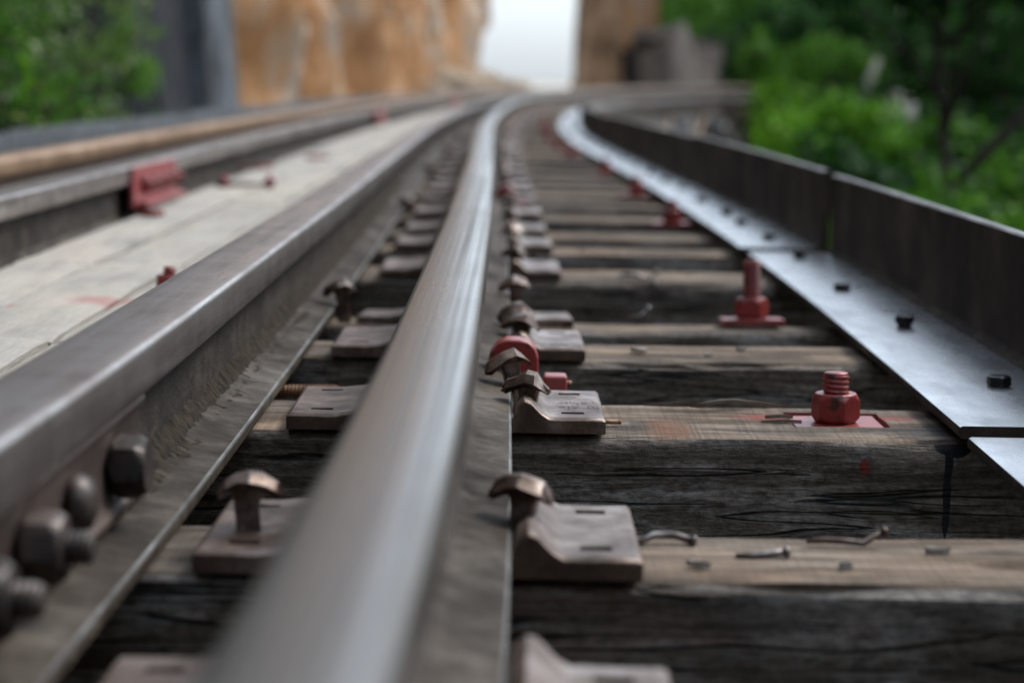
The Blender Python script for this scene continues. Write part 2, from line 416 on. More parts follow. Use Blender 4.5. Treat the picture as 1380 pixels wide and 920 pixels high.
a = t.noise(t.vec((.35, .35, .35), rand=False), 1, 6, .65); b = t.noise(t.vec((14, 14, 14), rand=False), 1, 5, .7)
sx = t.n('ShaderNodeSeparateXYZ'); t.t.links.new(t.co.outputs['Object'], sx.inputs[0])
pale = t.math('MULTIPLY', t.ramp(t.math('MULTIPLY', t.math('SUBTRACT', sx.outputs['Y'], 10), .05), [(.0, 0.0), (.3, 1.0)]),
              t.ramp(t.math('ADD', t.math('MULTIPLY', sx.outputs['Z'], 1.2), 1.2), [(.0, 0.0), (.9, 1.0)]))
col = t.mix(pale, t.ramp(a, [(.4, (.03, .045, .018)), (.6, (.07, .06, .04))]), t.ramp(b, [(.3, (.3, .28, .25)), (.7, (.58, .56, .52))]))
tag(mk('ground', gv, gf, t.fin(col, .95, 0, t.bump(b, .8, .03), .2), smooth=True), 'earth slope dropping away under the wooden railway viaduct', 'ground', kind='structure')

# ------------------------------------------------------------------ sleepers
def sleeper_mesh(L, W, H, nx_, seed, rough=1.0, pocket=None, ny=10, nz=6, relief=0.0):
    """local frame: x along the timber from its left end, y 0..W from the near side, z = 0 at its top"""
    xs = list(np.linspace(0, L, nx_))
    tys = list(np.linspace(0, W, ny))
    if pocket:
        px0, px1, py0, py1, dep = pocket
        xs += [px0 - .001, px0 + .001, px1 - .001, px1 + .001]; tys += [py0 - .001, py0 + .001, py1 - .001, py1 + .001]
        xs = [x for x in sorted(xs)]; tys = sorted(tys)
    loop = [(0, z, 0) for z in np.linspace(-H, 0, nz)[:-1]] + [(y, 0, 1) for y in tys] + [(W, z, 0) for z in np.linspace(0, -H, nz)[1:]]
    V, F, idx = [], [], []
    n = len(loop); hi = len(tys)
    k0 = nz - 1
    for x in xs:
        for k, (y, z, top) in enumerate(loop):
            p = Vector((x * 2.2, y * 14, z * 14)) + Vector((seed * 9.7, seed * 3.1, 0))
            dy = noise.fractal(p, 1, 2, 4) * .004 * rough
            dz = noise.fractal(p + Vector((50, 0, 0)), 1, 2, 4) * .0035 * rough
            if relief:
                gr = noise.fractal(Vector((x * 3.0, y * 55 + seed, z * 55)), .8, 2.2, 5)
                sp_ = noise.noise(Vector((x * 1.7 + seed, y * 30, z * 30 + .3 * math.sin(x * 5))))
                split = max(0, .10 - abs(sp_)) * 10 * max(0, noise.noise(Vector((x * 2.1, y * 9, z * 9 + seed))) + .15)
                if top: dz += (gr * .0011 - split * .0035) * relief
                else: dy += (gr * .0030 - split * .0042) * relief * (1 if y > W / 2 else -1)
            e = noise.noise(Vector((x * 9, seed * 5.3, 2.2 if y < W / 2 else 7.7)))
            chip = max(0, e - .1) * .016 * rough
            yy, zz = y, z
            if k == k0: yy += .004 + chip * .5; zz -= .002 + chip * .55
            elif k == k0 + hi - 1: yy -= .004 + chip * .5; zz -= .002 + chip * .5
            elif k == k0 - 1: yy += chip * .3
            yy += dy; zz += dz
            if pocket and top and px0 <= x <= px1 and py0 <= y <= py1: zz = -dep + dz * .3
            V.append((x, yy, zz))
    for i in range(len(xs) - 1):
        for k in range(n):
            k2 = (k + 1) % n
            F.append((i * n + k, i * n + k2, (i + 1) * n + k2, (i + 1) * n + k))
            top = loop[k][2] and loop[k2][2]
            m = 0 if top else 1
            if pocket and top:
                xm = (xs[i] + xs[i + 1]) / 2; ym = (loop[k][0] + loop[k2][0]) / 2
                if px0 - .0015 < xm < px1 + .0015 and py0 - .0015 < ym < py1 + .0015: m = 2
            idx.append(m)
    F.append(tuple(range(n))); F.append(tuple((len(xs) - 1) * n + k for k in range(n))[::-1]); idx += [1, 1]
    return V, F, idx

SL_U0, SL_L = -1.72, 2.46
sl_specs = []      # Y of near edge, width, z, tilt, detail
near = [(.97, .20, 0, 0), (1.453, .165, 0, 0), (2.074, .2, 0, 0), (2.62, .18, 0, 0), (3.05, .225, -.010, -4.0), (3.68, .20, 0, .6), (4.23, .21, .002, 0), (4.74, .2, -.003, 0)]
random.seed(5)
y = 5.28
far = []
while y < 52:
    far.append((y, .2 + random.uniform(-.015, .015), random.uniform(-.006, .003), random.uniform(-.8, .8)))
    y += (.52 + random.uniform(-.03, .03)) * math.cos(head(y))
SL = [(.45, .2, 0, 0)] + near + far
near_labels = {
    1: 'timber sleeper under the nearest baseplate at the bottom edge',
    2: 'grey timber sleeper with bent nails scattered on its top',
    3: 'timber sleeper holding the short red bolt in a red painted pocket',
    4: 'timber sleeper just behind the one with the red painted pocket',
    5: 'sunken tilted sleeper carrying the tall red bolt on its square plate',
    6: 'sleeper with a chipped front edge just behind the tall red bolt',
    7: 'second sleeper behind the tall red bolt, light grey on top',
    8: 'third sleeper behind the tall red bolt, light tan on top'}
far_mesh = []
POCK = (1.72 + .062 + .302, 1.72 + .062 + .404, .074, .168, .010)
slp_objs = []
for i, (Y, W_, z_, tilt) in enumerate(SL):
    a = head(Y + .1)
    loc = P(SL_U0, Y, z_); rot = (R(tilt), math.atan(CANT), -a)
    if Y < 9:
        poc = POCK if i == 3 else None
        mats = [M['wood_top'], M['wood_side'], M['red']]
        if i == 3:
            bc = (POCK[0] + .05, .12, 0)
            mats = [wood_top('sleeper_top_with_red_paint', (.05, .04, .032), (.16, .13, .105), (.31, .26, .21),
                             [((1.948, .05, 0), (.022, .05, .05), (.15, .07, .04)), ((bc[0] - .068, .135, 0), (.035, .022, .04), (.24, .05, .045)), ((bc[0] + .066, .14, 0), (.03, .018, .04), (.20, .05, .045)), ((2.225, .04, 0), (.05, .05, .03), (.015, .017, .022))]),
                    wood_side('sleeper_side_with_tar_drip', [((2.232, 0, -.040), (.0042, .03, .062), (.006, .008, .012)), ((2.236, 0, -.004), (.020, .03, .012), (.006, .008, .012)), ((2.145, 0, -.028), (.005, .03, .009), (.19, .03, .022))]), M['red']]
        v, f, ix = sleeper_mesh(SL_L, W_, .25, 260 if i < 7 else 110, i, 1.0, poc, 22 if i < 7 else 10, 30 if i < 7 else 8, 1.0 if i < 7 else .6)
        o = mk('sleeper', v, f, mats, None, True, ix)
        # crisp corners between top and sides
        o.data.polygons.foreach_set('use_smooth', [True] * len(o.data.polygons))
        o.data.set_sharp_from_angle(angle=R(38))
    else:
        if len(far_mesh) < 5:
            v, f, ix = sleeper_mesh(SL_L, .2, .25, 40, 40 + len(far_mesh), 1.3, None, 5, 4)
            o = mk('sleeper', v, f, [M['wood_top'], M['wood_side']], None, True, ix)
            o.data.set_sharp_from_angle(angle=R(38)); far_mesh.append(o)
        else:
            o = random.choice(far_mesh).copy(); COL.objects.link(o)
    o.location = loc; o.rotation_euler = rot
    if i in near_labels: lb = near_labels[i]
    elif i == 0: lb = 'timber sleeper closest to the viewer, below the frame'
    elif Y < 9: lb = 'weathered sleeper in the softly blurred stretch before the bend'
    else: lb = 'weathered sleeper in the strongly blurred far bend of the track'
    tag(o, lb, 'sleeper', 'sleepers across the track')
    slp_objs.append(o)

# ------------------------------------------------------------------ rails
def head_profile(w, r, crown):
    pts = [(-w + .004, .103), (w - .004, .103), (w, .109)]
    arc = [(w - r + r * math.cos(a), .1445 - crown - r + r * math.sin(a)) for a in np.linspace(0, math.pi / 2 - .15, 7)]
    top = [(w - r) * q for q in (.6, .2, -.2, -.6)]
    pts += arc + [(x, .1445 - crown * (x / (w - r)) ** 2) for x in top] + [(-x, z) for x, z in arc[::-1]] + [(-w, .109)]
    return pts
HEAD_RUN = head_profile(.0345, .0085, .0011)
HEAD_GUARD = head_profile(.036, .006, .0008)
WEB = [(-.0085, .018), (.0085, .018), (.0075, .06), (.0085, .098), (.020, .1045), (-.020, .1045), (-.0085, .098), (-.0075, .06)]
FOOT = [(-.0620, .000), (.0620, .000), (.0625, .009), (.0600, .0115), (.030, .0165), (.014, .024), (.0080, .034), (-.0080, .034), (-.014, .024), (-.030, .0165), (-.0600, .0115), (-.0625, .009)]
def rail(name, u, y0, y1, z0, label, mh, mw, mf, group=None, sag=lambda Y: 0.0):
    o = thing(name, (0, 0, 0), label=label, cat='rail', group=group)
    ys = stations(y0, y1); zf = lambda Y: z0 + sag(Y)
    for nm, pr, m in (('head', HEAD_RUN if name == 'running_rail' else HEAD_GUARD, mh), ('web', WEB, mw), ('foot', FOOT, mf)):
        v, f = sweep(pr, ys, u, zf, .002, u * 7)
        nP = len(pr); ix = None
        if nm == 'foot': ix = [1 if k in (2, 10) else 0 for _ in range(len(ys) - 1) for k in range(nP)] + [0, 0]; m = [m, M['foot_edge']]
        q = mk(nm, v, f, m, o, True, ix); q.data.set_sharp_from_angle(angle=R(50))
    return o
PT = .016                                     # baseplate seat
U_RUN, U_G1, U_G2, U_RUN2 = 0.0, -.264, -.806, -1.07
rail('running_rail', U_RUN, -.6, 52, PT, 'polished running rail through the middle, sharp to blurred, on spiked baseplates', M['run_head'], M['run_side'], M['foot'])
rail('guard_rail', U_G1, 1.283, 51, .004, 'dull guard rail beyond the fishplate joint, along the right edge of the planks', M['guard_head'], M['dirt'], M['foot'])
rail('guard_rail', U_G1 + .0015, -.6, 1.279, .0055, 'near length of dull guard rail, in front of the fishplate joint at lower left', M['guard_head'], M['dirt'], M['foot'])
rail('guard_rail', U_G2, 1.5, 51, .010, 'dull guard rail carrying the red bracket, along the left edge of the planks', M['guard_head'], M['dirt'], M['foot'])
rail('running_rail', U_RUN2, 1.5, 51, PT + .008, 'rusty brown running rail at far left, beside the dark edge angle', M['rail_rust'], M['run_side'], M['run_side'])

# fishplate over the joint of the guard rail
fp = thing('fishplate', P(U_G1, 1.28, .0), (0, 0, -head(1.24)), 'red brown fishplate with four bolts on the joint of the left guard rail', 'fishplate')
ov = []
prof = [(.0095, .028), (.030, .022), (.032, .030), (.024, .040), (.022, .065), (.026, .088), (.031, .097), (.029, .104), (.0095, .101)]
V_, F_ = [], []
ysn = list(np.linspace(-.33, .34, 15))
for q in ysn:
    for (u, z) in prof: V_.append((u, q, z + .004))
n = len(prof)
for i in range(len(ysn) - 1):
    for k in range(n): F_.append((i * n + k, i * n + (k + 1) % n, (i + 1) * n + (k + 1) % n, (i + 1) * n + k))
F_ += [tuple(range(n)), tuple((len(ysn) - 1) * n + k for k in range(n))[::-1]]
bevel(mk('bar', V_, F_, M['fish'], fp, True), .002)
for k, (q, flip) in enumerate(((-.165, 0), (-.035, 0), (.10, 1), (.235, 1))):
    b_ = thing('bolt', (.024, q, .066), (0, R(90), 0)); b_.parent = fp
    if flip:
        v, f = tube([(0, 0, 0), (0, 0, .006), (0, 0, .014), (0, 0, .018)], [.020, .021, .017, .008], 20)
        mk('bolt_head', v, f, M['nut'], b_, True)
        if k == 3:
            v, f = hexnut(.042, .028, .3); mk('nut', v, f, M['nut'], b_)
    else:
        v, f = hexnut(.042, .028, .2 + k); bevel(mk('nut', v, f, M['nut'], b_), .0015, 2, 25)
        v, f = thread(.028, .044, .0115); mk('thread_end', v, f, M['nut'], b_, True)

# ------------------------------------------------------------------ baseplates
def plate_bm(xr, xl, D=.19):
    """cast plate under the rail foot, x across: right end xr, left end xl; two shoulders, four spike slots"""
    def prof(x):
        s = abs(x) - .0635
        if s < 0: return .0155
        if s < .012: return .0155 + .020 * (1 - (1 - s / .012) ** 2) ** .5 if s > 0 else .0155
        if s < .036:
            q = (s - .012) / .024
            return .0355 - .0185 * (q * q * (3 - 2 * q))
        return .017
    X = [xl, xl + .004, xl + .020]
    for sgn, sl in ((-1, [.092, .081, .074, .067, .0645, .0637]), (1, [.0637, .0645, .067, .074, .081, .092])):
        X += [sgn * s for s in sl]
    X += [.100, xr - .045, xr - .022, xr - .004, xr] + [xl + .022, xl + .045]
    X = sorted(set(round(x, 4) for x in X)); Yl = [0, .004, .024, .038, .095, D - .038, D - .024, D - .004, D]
    bm = bmesh.new(); top = {}; bot = {}
    for i, x in enumerate(X):
        for j, yy in enumerate(Yl):
            edge = min(j, len(Yl) - 1 - j) == 0 or i in (0, len(X) - 1)
            z = prof(x) + .0012 * noise.noise(Vector((x * 60, yy * 60, 1))) - (.003 if edge else 0)
            if abs(x) > .064 and abs(x) < .09 and 1 < j < len(Yl) - 2 and j == 4: z -= .004
            top[i, j] = bm.verts.new((x, yy, z)); bot[i, j] = bm.verts.new((x, yy, 0))
    slots = set()
    for i in range(len(X) - 1):
        xm = (X[i] + X[i + 1]) / 2
        for j in range(len(Yl) - 1):
            if j in (2, 5) and (abs(xm - (xr - .0335)) < .012 or abs(xm - (xl + .0335)) < .012): slots.add((i, j))
    for i in range(len(X) - 1):
        for j in range(len(Yl) - 1):
            q = [(i, j), (i + 1, j), (i + 1, j + 1), (i, j + 1)]
            if (i, j) in slots:
                for a_ in range(4):
                    b_ = (a_ + 1) % 4
                    nb = {0: (i, j - 1), 1: (i + 1, j), 2: (i, j + 1), 3: (i - 1, j)}[a_]
                    if nb not in slots: bm.faces.new([top[q[a_]], top[q[b_]], bot[q[b_]], bot[q[a_]]])
                continue
            bm.faces.new([top[k] for k in q]); bm.faces.new([bot[k] for k in q[::-1]])
    nX, nY = len(X) - 1, len(Yl) - 1
    for i in range(nX):
        for j in (0, nY): bm.faces.new([top[i, j], top[i + 1, j], bot[i + 1, j], bot[i, j]])
    for j in range(nY):
        for i in (0, nX): bm.faces.new([top[i, j], top[i, j + 1], bot[i, j + 1], bot[i, j]])
    return bm
base_plate = mk_bm('baseplate', plate_bm(.158, -.169), M['plate'])
bevel(base_plate, .0016, 2, 35)
far_plate_me = base_plate.data
plate_labels = {
    1: 'brown baseplate nearest the viewer, cut off by the bottom edge',
    2: 'brown slotted baseplate on the sleeper strewn with bent nails',
    3: 'brown slotted baseplate in front of the red arched clamp',
    4: 'brown slotted baseplate just behind the red arched clamp',
    5: 'tilted baseplate seen edge on, on the sunken sleeper of the tall red bolt',
    6: 'baseplate on the sleeper just behind the tall red bolt',
    7: 'baseplate on the second sleeper behind the tall red bolt',
    8: 'baseplate on the third sleeper behind the tall red bolt'}
PY = {1: (.99, .19), 2: (1.45, .19), 3: (2.066, .19), 4: (2.615, .19)}
first = True
for i, (Y, W_, z_, tilt) in enumerate(SL):
    if Y > 34 or i == 0: continue
    o = base_plate if first else base_plate.copy()
    if not first: COL.objects.link(o)
    first = False
    y0 = PY[i][0] if i in PY else Y + (W_ - .19) / 2
    o.location = P(0, y0, z_ + .0015 - (.004 if i == 5 else 0)); o.rotation_euler = (R(tilt), math.atan(CANT), -head(Y + .1))
    lb = plate_labels.get(i) or ('baseplate under the middle rail, blurred before the bend' if Y < 9 else 'baseplate under the middle rail in the far bend')
    tag(o, lb, 'baseplate', 'baseplates under the middle rail')
    if i == 3:       # worn raised casting marks, too worn to read
        random.seed(11); parts = []
        for r_, yy in enumerate((.062, .088, .135)):
            for k in range(5 if r_ < 2 else 3):
                x0 = .112 + k * .0085
                for _ in range(3):
                    p0 = Vector((x0 + random.uniform(0, .005), yy + random.uniform(0, .014), .0170)); p1 = p0 + Vector((random.uniform(-.004, .004), random.uniform(-.008, .008), 0))
                    parts.append(tube([p0, p1], [.00045, .0004], 6))
        mk('casting_mark', *merge(parts), M['plate'], o, True)
        

# ------------------------------------------------------------------ dog spikes
def spike_head_mesh(seed, droop=1.0, facet=False):
    """hammered head: a drooping lip over the rail foot (-x), a battered ridge on top, two ears to the sides"""
    random.seed(seed)
    J = lambda q: random.uniform(-q, q)
    #      x      ztop   zbot   half width at the ears
    st = [(-.0290, -.0075, -.0130, .0075), (-.0245, .0005, -.0145, .0135), (-.0150, .0075, -.0090, .0165), (-.0050, .0115, -.0045, .0200),
          (.0060, .0110, -.0040, .0215), (.0140, .0050, -.0060, .0180), (.0205, -.0045, -.0095, .0115)]
    V, F = [], []; tilt = J(.25); crest = J(.004)
    for (x, zt, zb, hw) in st:
        zt += J(.0022); zm = zt * .35 + zb * .65; a = hw * (1 + J(.14)); b = hw * (1 + J(.14)); cr = crest + J(.002)
        ring = [(-a, zm + J(.001)), (-a * .72, zb), (b * .72, zb), (b, zm + J(.001)), (b * .62, zt - .0042 + J(.0016)), (cr + .002, zt), (cr - .004, zt - .0006), (-a * .62, zt - .0042 + J(.0016))]
        for (yy, zz) in ring: V.append((x + J(.0013), yy, zz + yy * tilt))
    n = 8
    for i in range(len(st) - 1):
        for k in range(n): F.append((i * n + k, i * n + (k + 1) % n, (i + 1) * n + (k + 1) % n, (i + 1) * n + k))
    F += [tuple(range(n))[::-1], tuple((len(st) - 1) * n + k for k in range(n))]
    return V, F
def make_spike(seed, hgt, facet):
    """origin where the shank enters the plate, head at height hgt"""
    o = thing('rail_spike', (0, 0, 0))
    s = .0092
    V, F = [], []
    zs = [-.05, 0, hgt * .5, hgt - .010, hgt]
    for z, q, dx in zip(zs, (s, s, s * 1.0, s * 1.12, s * 1.5), (.0, 0, 0, -.001, -.001)):
        for (a_, b_) in ((-1, -.75), (-.75, -1), (.75, -1), (1, -.75), (1, .75), (.75, 1), (-.75, 1), (-1, .75)): V.append((a_ * q + dx, b_ * q, z))
    for i in range(len(zs) - 1):
        for k in range(8): F.append((i * 8 + k, i * 8 + (k + 1) % 8, i * 8 + 8 + (k + 1) % 8, i * 8 + 8 + k))
    F += [tuple(range(8))[::-1], tuple(32 + k for k in range(8))]
    mk('shank', V, F, M['spike'], o)
    v, f = spike_head_mesh(seed, facet=facet)
    h = mk('spike_head', v, f, M['spike'], o); h.location = (0, 0, hgt)
    bevel(h, .0026, 3, 24)
    return o
random.seed(3)
SPK = []
protos = {}
def spike(u, Y, z, hgt, rot, label, group='spikes along the middle rail', facet=False, seed=None, side=1):
    key = (round(hgt, 3), facet, seed)
    loc = P(u, Y, z); rz = rot[2] - head(Y) + (0 if side > 0 else math.pi)
    if key in protos:
        return dup(protos[key], loc, (rot[0], rot[1], rz), label, group)
    o = make_spike(seed if seed is not None else 1, hgt, facet); protos[key] = o
    o.location = loc; o.rotation_euler = (rot[0], rot[1], rz)
    return tag(o, label, 'rail spike', group)
spike(.069, 1.535, .017, .037, (R(4), R(10), R(-14)), 'raised dog spike with a pale chipped head on the baseplate of the nail strewn sleeper', facet=True, seed=4)
spike(.078, 2.115, .017, .030, (R(2), R(8), R(-10)), 'brown dog spike in front of the pale headed one beside the red clamp', seed=7)
spike(.066, 2.225, .017, .040, (R(-6), R(-8), R(10)), 'pale headed dog spike directly in front of the red arched clamp', facet=True, seed=9)
spike(.076, 2.665, .017, .030, (R(3), R(8), R(-12)), 'nearer of two overlapping dog spikes just behind the red arched clamp', seed=13)
spike(.074, 2.765, .017, .033, (R(0), R(-2), R(8)), 'farther of two overlapping dog spikes just behind the red arched clamp', seed=15)
spike(.072, 3.16, -.012, .060, (R(0), R(1), R(4)), 'tall lifted dog spike with a flat mushroom head on the sunken sleeper', seed=17)
spike(.076, 3.74, .017, .030, (R(3), R(9), R(-12)), 'dog spike on the sleeper just behind the tall red bolt', seed=7)
spike(.076, 4.29, .017, .032, (R(3), R(7), R(-8)), 'dog spike on the second sleeper behind the tall red bolt', seed=19)
spike(.076, 4.80, .017, .030, (R(3), R(9), R(-12)), 'dog spike on the third sleeper behind the tall red bolt', seed=7)
for i, (Y, W_, z_, tilt) in enumerate(SL):
    if Y < 5.2 or Y > 24: continue
    hg = random.choice((.030, .030, .033)); sd_ = {.030: 7, .033: 15}[hg]
    spike(.076 + random.uniform(-.003, .003), Y + .06 + random.uniform(0, .03), z_ + .017, hg, (R(random.uniform(-4, 5)), R(random.uniform(-3, 10)), R(random.uniform(-15, 10))),
          'dog spike on the middle rail, blurred before the bend' if Y < 9 else 'dog spike on the middle rail, a blurred speck in the far bend', seed=sd_)
    if random.random() < .5:
        spike(.076, Y + .14, z_ + .017, hg, (R(random.uniform(-4, 5)), R(random.uniform(-3, 10)), R(random.uniform(-15, 10))),
              'dog spike on the middle rail, blurred before the bend' if Y < 9 else 'dog spike on the middle rail, a blurred speck in the far bend', seed=sd_)
# left of the middle rail, and along the guard rail
spike(-.138, 1.53, .017, .035, (0, R(4), R(6)), 'rusty lifted dog spike left of the middle rail, between it and the fishplate', side=-1, seed=23)
spike(-.190, 3.10, -.006, .050, (0, R(-4), R(10)), 'tall lifted spike at the foot of the guard rail, left of the middle rail', group='spikes along the guard rail', seed=25)
for Y in (5.35, 7.45, 9.6, 11.7):
    spike(-.192, Y, 0, .040, (0, R(5), R(random.uniform(-15, 15))), 'blurred dark spike at the foot of the guard rail farther off', 'spikes along the guard rail', seed=4, facet=True)

# ------------------------------------------------------------------ red arched clamps on the rail foot
def make_clamp():
    o = thing('rail_clamp', (0, 0, 0))
    out = [(-.026, .002), (-.028, .022), (-.025, .036), (-.017, .047), (-.006, .052), (.008, .052), (.019, .0495), (.027, .042), (.0305, .030), (.031, .012), (.031, -.018), (.018, -.018), (.016, .012), (.010, .004)]
    bm = bmesh.new()
    a_ = [bm.verts.new((x, -.020, z)) for x, z in out]; b_ = [bm.verts.new((x, .020, z)) for x, z in out]
    bm.faces.new(a_); bm.faces.new(b_[::-1])
    for k in range(len(out)):
        k2 = (k + 1) % len(out); bm.faces.new([a_[k], a_[k2], b_[k2], b_[k]])
    bevel(mk_bm('arch', bm, M['red'], o), .006, 4, 50)
    bevel(mk_bm('lug', box_bm(.037, .064, -.016, .016, -.012, .0105), M['pink'], o), .003, 2)
    v, f = thread(0, .040, .005); q = mk('thread_end', v, f, M['rust'], o, True); q.rotation_euler = (0, R(90), 0); q.location = (.030, 0, 0)
    return o
clamp = make_clamp()
clamp.location = P(.062, 2.345, .0125); clamp.rotation_euler = (0, math.atan(CANT), 0)
tag(clamp, 'glossy red arched clamp on the foot of the middle rail, in the sharpest part', 'rail clamp')
dup(clamp, P(.066, 5.75, .012), (0, 0, R(-2)), 'blurred red arched clamp on the middle rail farther along')
dup(clamp, P(.066, 13.6, .012), (0, 0, R(-2)), 'faint red clamp on the middle rail near the bend')

# ------------------------------------------------------------------ red anchor bolts on the sleepers
def make_bolt(rod, plate, rotn, label, loc, rotz=0):
    o = thing('anchor_bolt', loc, (0, 0, rotz), label, 'anchor bolt', 'red anchor bolts beside the edge angle')
    z0 = 0
    if plate:
        bevel(mk_bm('washer_plate', box_bm(-.048, .048, -.036, .036, 0, .0095), M['red'], o), .0012, 1); z0 = .0095
    else:
        bevel(mk_bm('washer_plate', box_bm(-.047, .047, -.040, .040, .0005, .004), M['red'], o), .0008, 1); z0 = .004
    v, f = hexnut(.0465, .032, rotn, .10, z0); bevel(mk('nut', v, f, M['red'], o), .0012, 2, 22)
    v, f = thread(z0 + .030, z0 + .032 + rod, .0148, .0056 if not plate else .0045); mk('threaded_rod', v, f, M['red'], o, True)
    return o
def XY(x, y, z): return (x, y, z - CANT * (x - cx(y)))
make_bolt(.022, False, R(12), 'short red bolt and hexagon nut set in a pocket of the sharp sleeper', XY(.351, 2.195, -.006))
tall = make_bolt(.058, True, R(20), 'tall red threaded bolt on a square red plate on the sunken sleeper', XY(.372, 3.16, -.011))
tall.rotation_euler = (R(-3.5), 0, 0)
mid = make_bolt(.024, True, R(5), 'first blurred red bolt behind the tall one, its plate level with the angle joint', XY(.406, 5.2, -.002))
for x, y_, lb in ((.392, 6.63, 'second blurred red bolt behind the tall one'), (.365, 8.1, 'third blurred red bolt behind the tall one'), (.275, 9.5, 'fourth blurred red bolt behind the tall one'),
                  (.245, 10.9, 'fifth blurred red bolt behind the tall one'), (.22, 12.3, 'farthest group of red bolts before the bend'), (.22, 14.4, 'farthest group of red bolts before the bend'), (.27, 16.5, 'farthest group of red bolts before the bend')):
    ys = min((s for s in SL), key=lambda s: abs(s[0] + .1 - y_))
    dup(mid, XY(x, ys[0] + .1, ys[2]), (0, 0, 0), lb, 'red anchor bolts beside the edge angle')

# ------------------------------------------------------------------ steel edge angles with bolts
AY = np.array([-1, 1.0, 2.0, 3.0, 4.1, 5.9, 7.5, 9.1, 11.5, 16, 20, 26, 32, 54.])
AU = np.array([.46, .485, .505, .527, .542, .540, .522, .482, .43, .40, .41, .45, .52, .53])
au = spline(AY, AU)
def flange_bolt(parent, loc, hgt, rot):
    o = thing('bolt', loc, (0, 0, rot)); o.parent = parent
    v, f = hexnut(.025, .0125, 0, .1, hgt); bevel(mk('bolt_head', v, f, M['black'], o), .0008, 1, 25)
    if hgt > .001:
        v, f = tube([(0, 0, 0), (0, 0, hgt)], [.010, .010], 14); mk('shank', v, f, M['black'], o, True)
    return o
JY = [-.4, 2.02, 4.14, 6.72, 8.4, 10.6, 12.8, 15.0, 17.2, 19.4, 22, 25, 28, 31, 34, 37, 40, 43, 46]
HW = [.172, .172, .172] + [.170] * 16
a_lab = {0: 'black steel edge angle whose end shows at the lower right edge', 1: 'black steel edge angle with four sharp bolts, nearest of those with its wall in view', 2: 'black steel edge angle beyond the first wall joint, blurred bolts on its pale flange',
         3: 'black steel edge angle beyond the second wall joint', 4: 'black steel edge angle third from the first wall joint', }
bolt_y = {0: [(.9, .115, 0), (1.45, .11, 0)], 1: [(2.31, .100, 0), (2.86, .087, .006), (3.37, .074, 0), (3.98, .085, .007)], 2: [(4.36, .085, 0), (4.82, .08, 0), (5.16, .085, .004), (5.72, .08, 0)],
          3: [(6.4, .085, 0), (6.95, .085, 0), (7.5, .085, .004), (8.1, .085, 0)]}
random.seed(8)
for i in range(len(JY) - 1):
    y0, y1 = JY[i] + .012, JY[i + 1] - .012
    lb = a_lab.get(i, 'black steel edge angle in the blurred curve on the right' if JY[i] < 20 else 'faint dark edge angle along the far bend')
    o = thing('edge_angle', (0, 0, 0), label=lb, cat='steel angle', group='edge angles on the right of the track')
    ys = stations(y0, y1)
    z0 = (.003, .010, .017, .012, .006)[min(i, 3 + i % 2)]; du = (.010, .006, -.006, .002)[i % 4]
    T = .013; Fw = .168; H_ = HW[i]
    def P2(u, Y, z): return P(au(Y) + du + u, Y, z)
    def sw(prof, mat, nm, alt=None):
        V, F = [], []; n = len(prof)
        for Y in ys:
            for (u, z) in prof: V.append(P2(u, Y, z0 + z + .001 * noise.noise(Vector((Y * 1.3, u * 9, i)))))
        for a_ in range(len(ys) - 1):
            for k in range(n): F.append((a_ * n + k, a_ * n + (k + 1) % n, (a_ + 1) * n + (k + 1) % n, (a_ + 1) * n + k))
        F += [tuple(range(n)), tuple((len(ys) - 1) * n + k for k in range(n))[::-1]]
        q = mk(nm, V, F, mat, o, True, [(alt or {}).get(k, 0) for _ in range(len(ys) - 1) for k in range(n)] + [2 if nm == 'flange' else 0] * 2); q.data.set_sharp_from_angle(angle=R(40)); return q
    sw([(.003, 0), (Fw - .001, 0), (Fw - .001, T), (.004, T), (.0012, T - .0012), (0, T - .004), (0, .003)], [M['sheen_steel'], M['foot'], M['brown_black']], 'flange', {4: 1, 5: 1, 6: 1})
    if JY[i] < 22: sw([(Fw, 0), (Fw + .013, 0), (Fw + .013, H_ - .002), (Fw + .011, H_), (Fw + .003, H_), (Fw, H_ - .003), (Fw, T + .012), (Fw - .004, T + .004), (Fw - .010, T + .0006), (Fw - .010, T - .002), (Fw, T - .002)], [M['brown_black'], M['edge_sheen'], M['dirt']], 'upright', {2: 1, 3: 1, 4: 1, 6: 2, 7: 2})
    bl = bolt_y.get(i)
    if bl is None and JY[i] < 16: bl = [(JY[i] + .35 + .52 * k, .085, 0) for k in range(4)]
    for (Y, u, hg) in bl or []:
        flange_bolt(o, P2(u, Y, z0 + T), hg, random.uniform(0, 1))
# left side of the deck
for i in range(len(JY) - 1):
    if JY[i] < 3.9: continue
    o = thing('edge_angle', (0, 0, 0), label='dark edge angle along the far left side of the deck, before the grey rock' if JY[i] < 14 else 'faint dark edge angle on the outer side of the far bend', cat='steel angle', group='edge angles on the left of the track')
    ys = stations(JY[i] + .006, JY[i + 1] - .006)
    for nm, prof, mt in (('flange', [(0, 0), (.16, 0), (.16, .013), (0, .013)], M['brown_black']), ('upright', [(-.013, 0), (-.001, 0), (-.001, .15), (-.003, .153), (-.011, .153), (-.013, .15)], M['slate'])):
        v, f = sweep(prof, ys, -1.545, lambda Y: .004 + (.006 if i % 2 else 0)); q = mk(nm, v, f, mt, o, True); q.data.set_sharp_from_angle(angle=R(40))

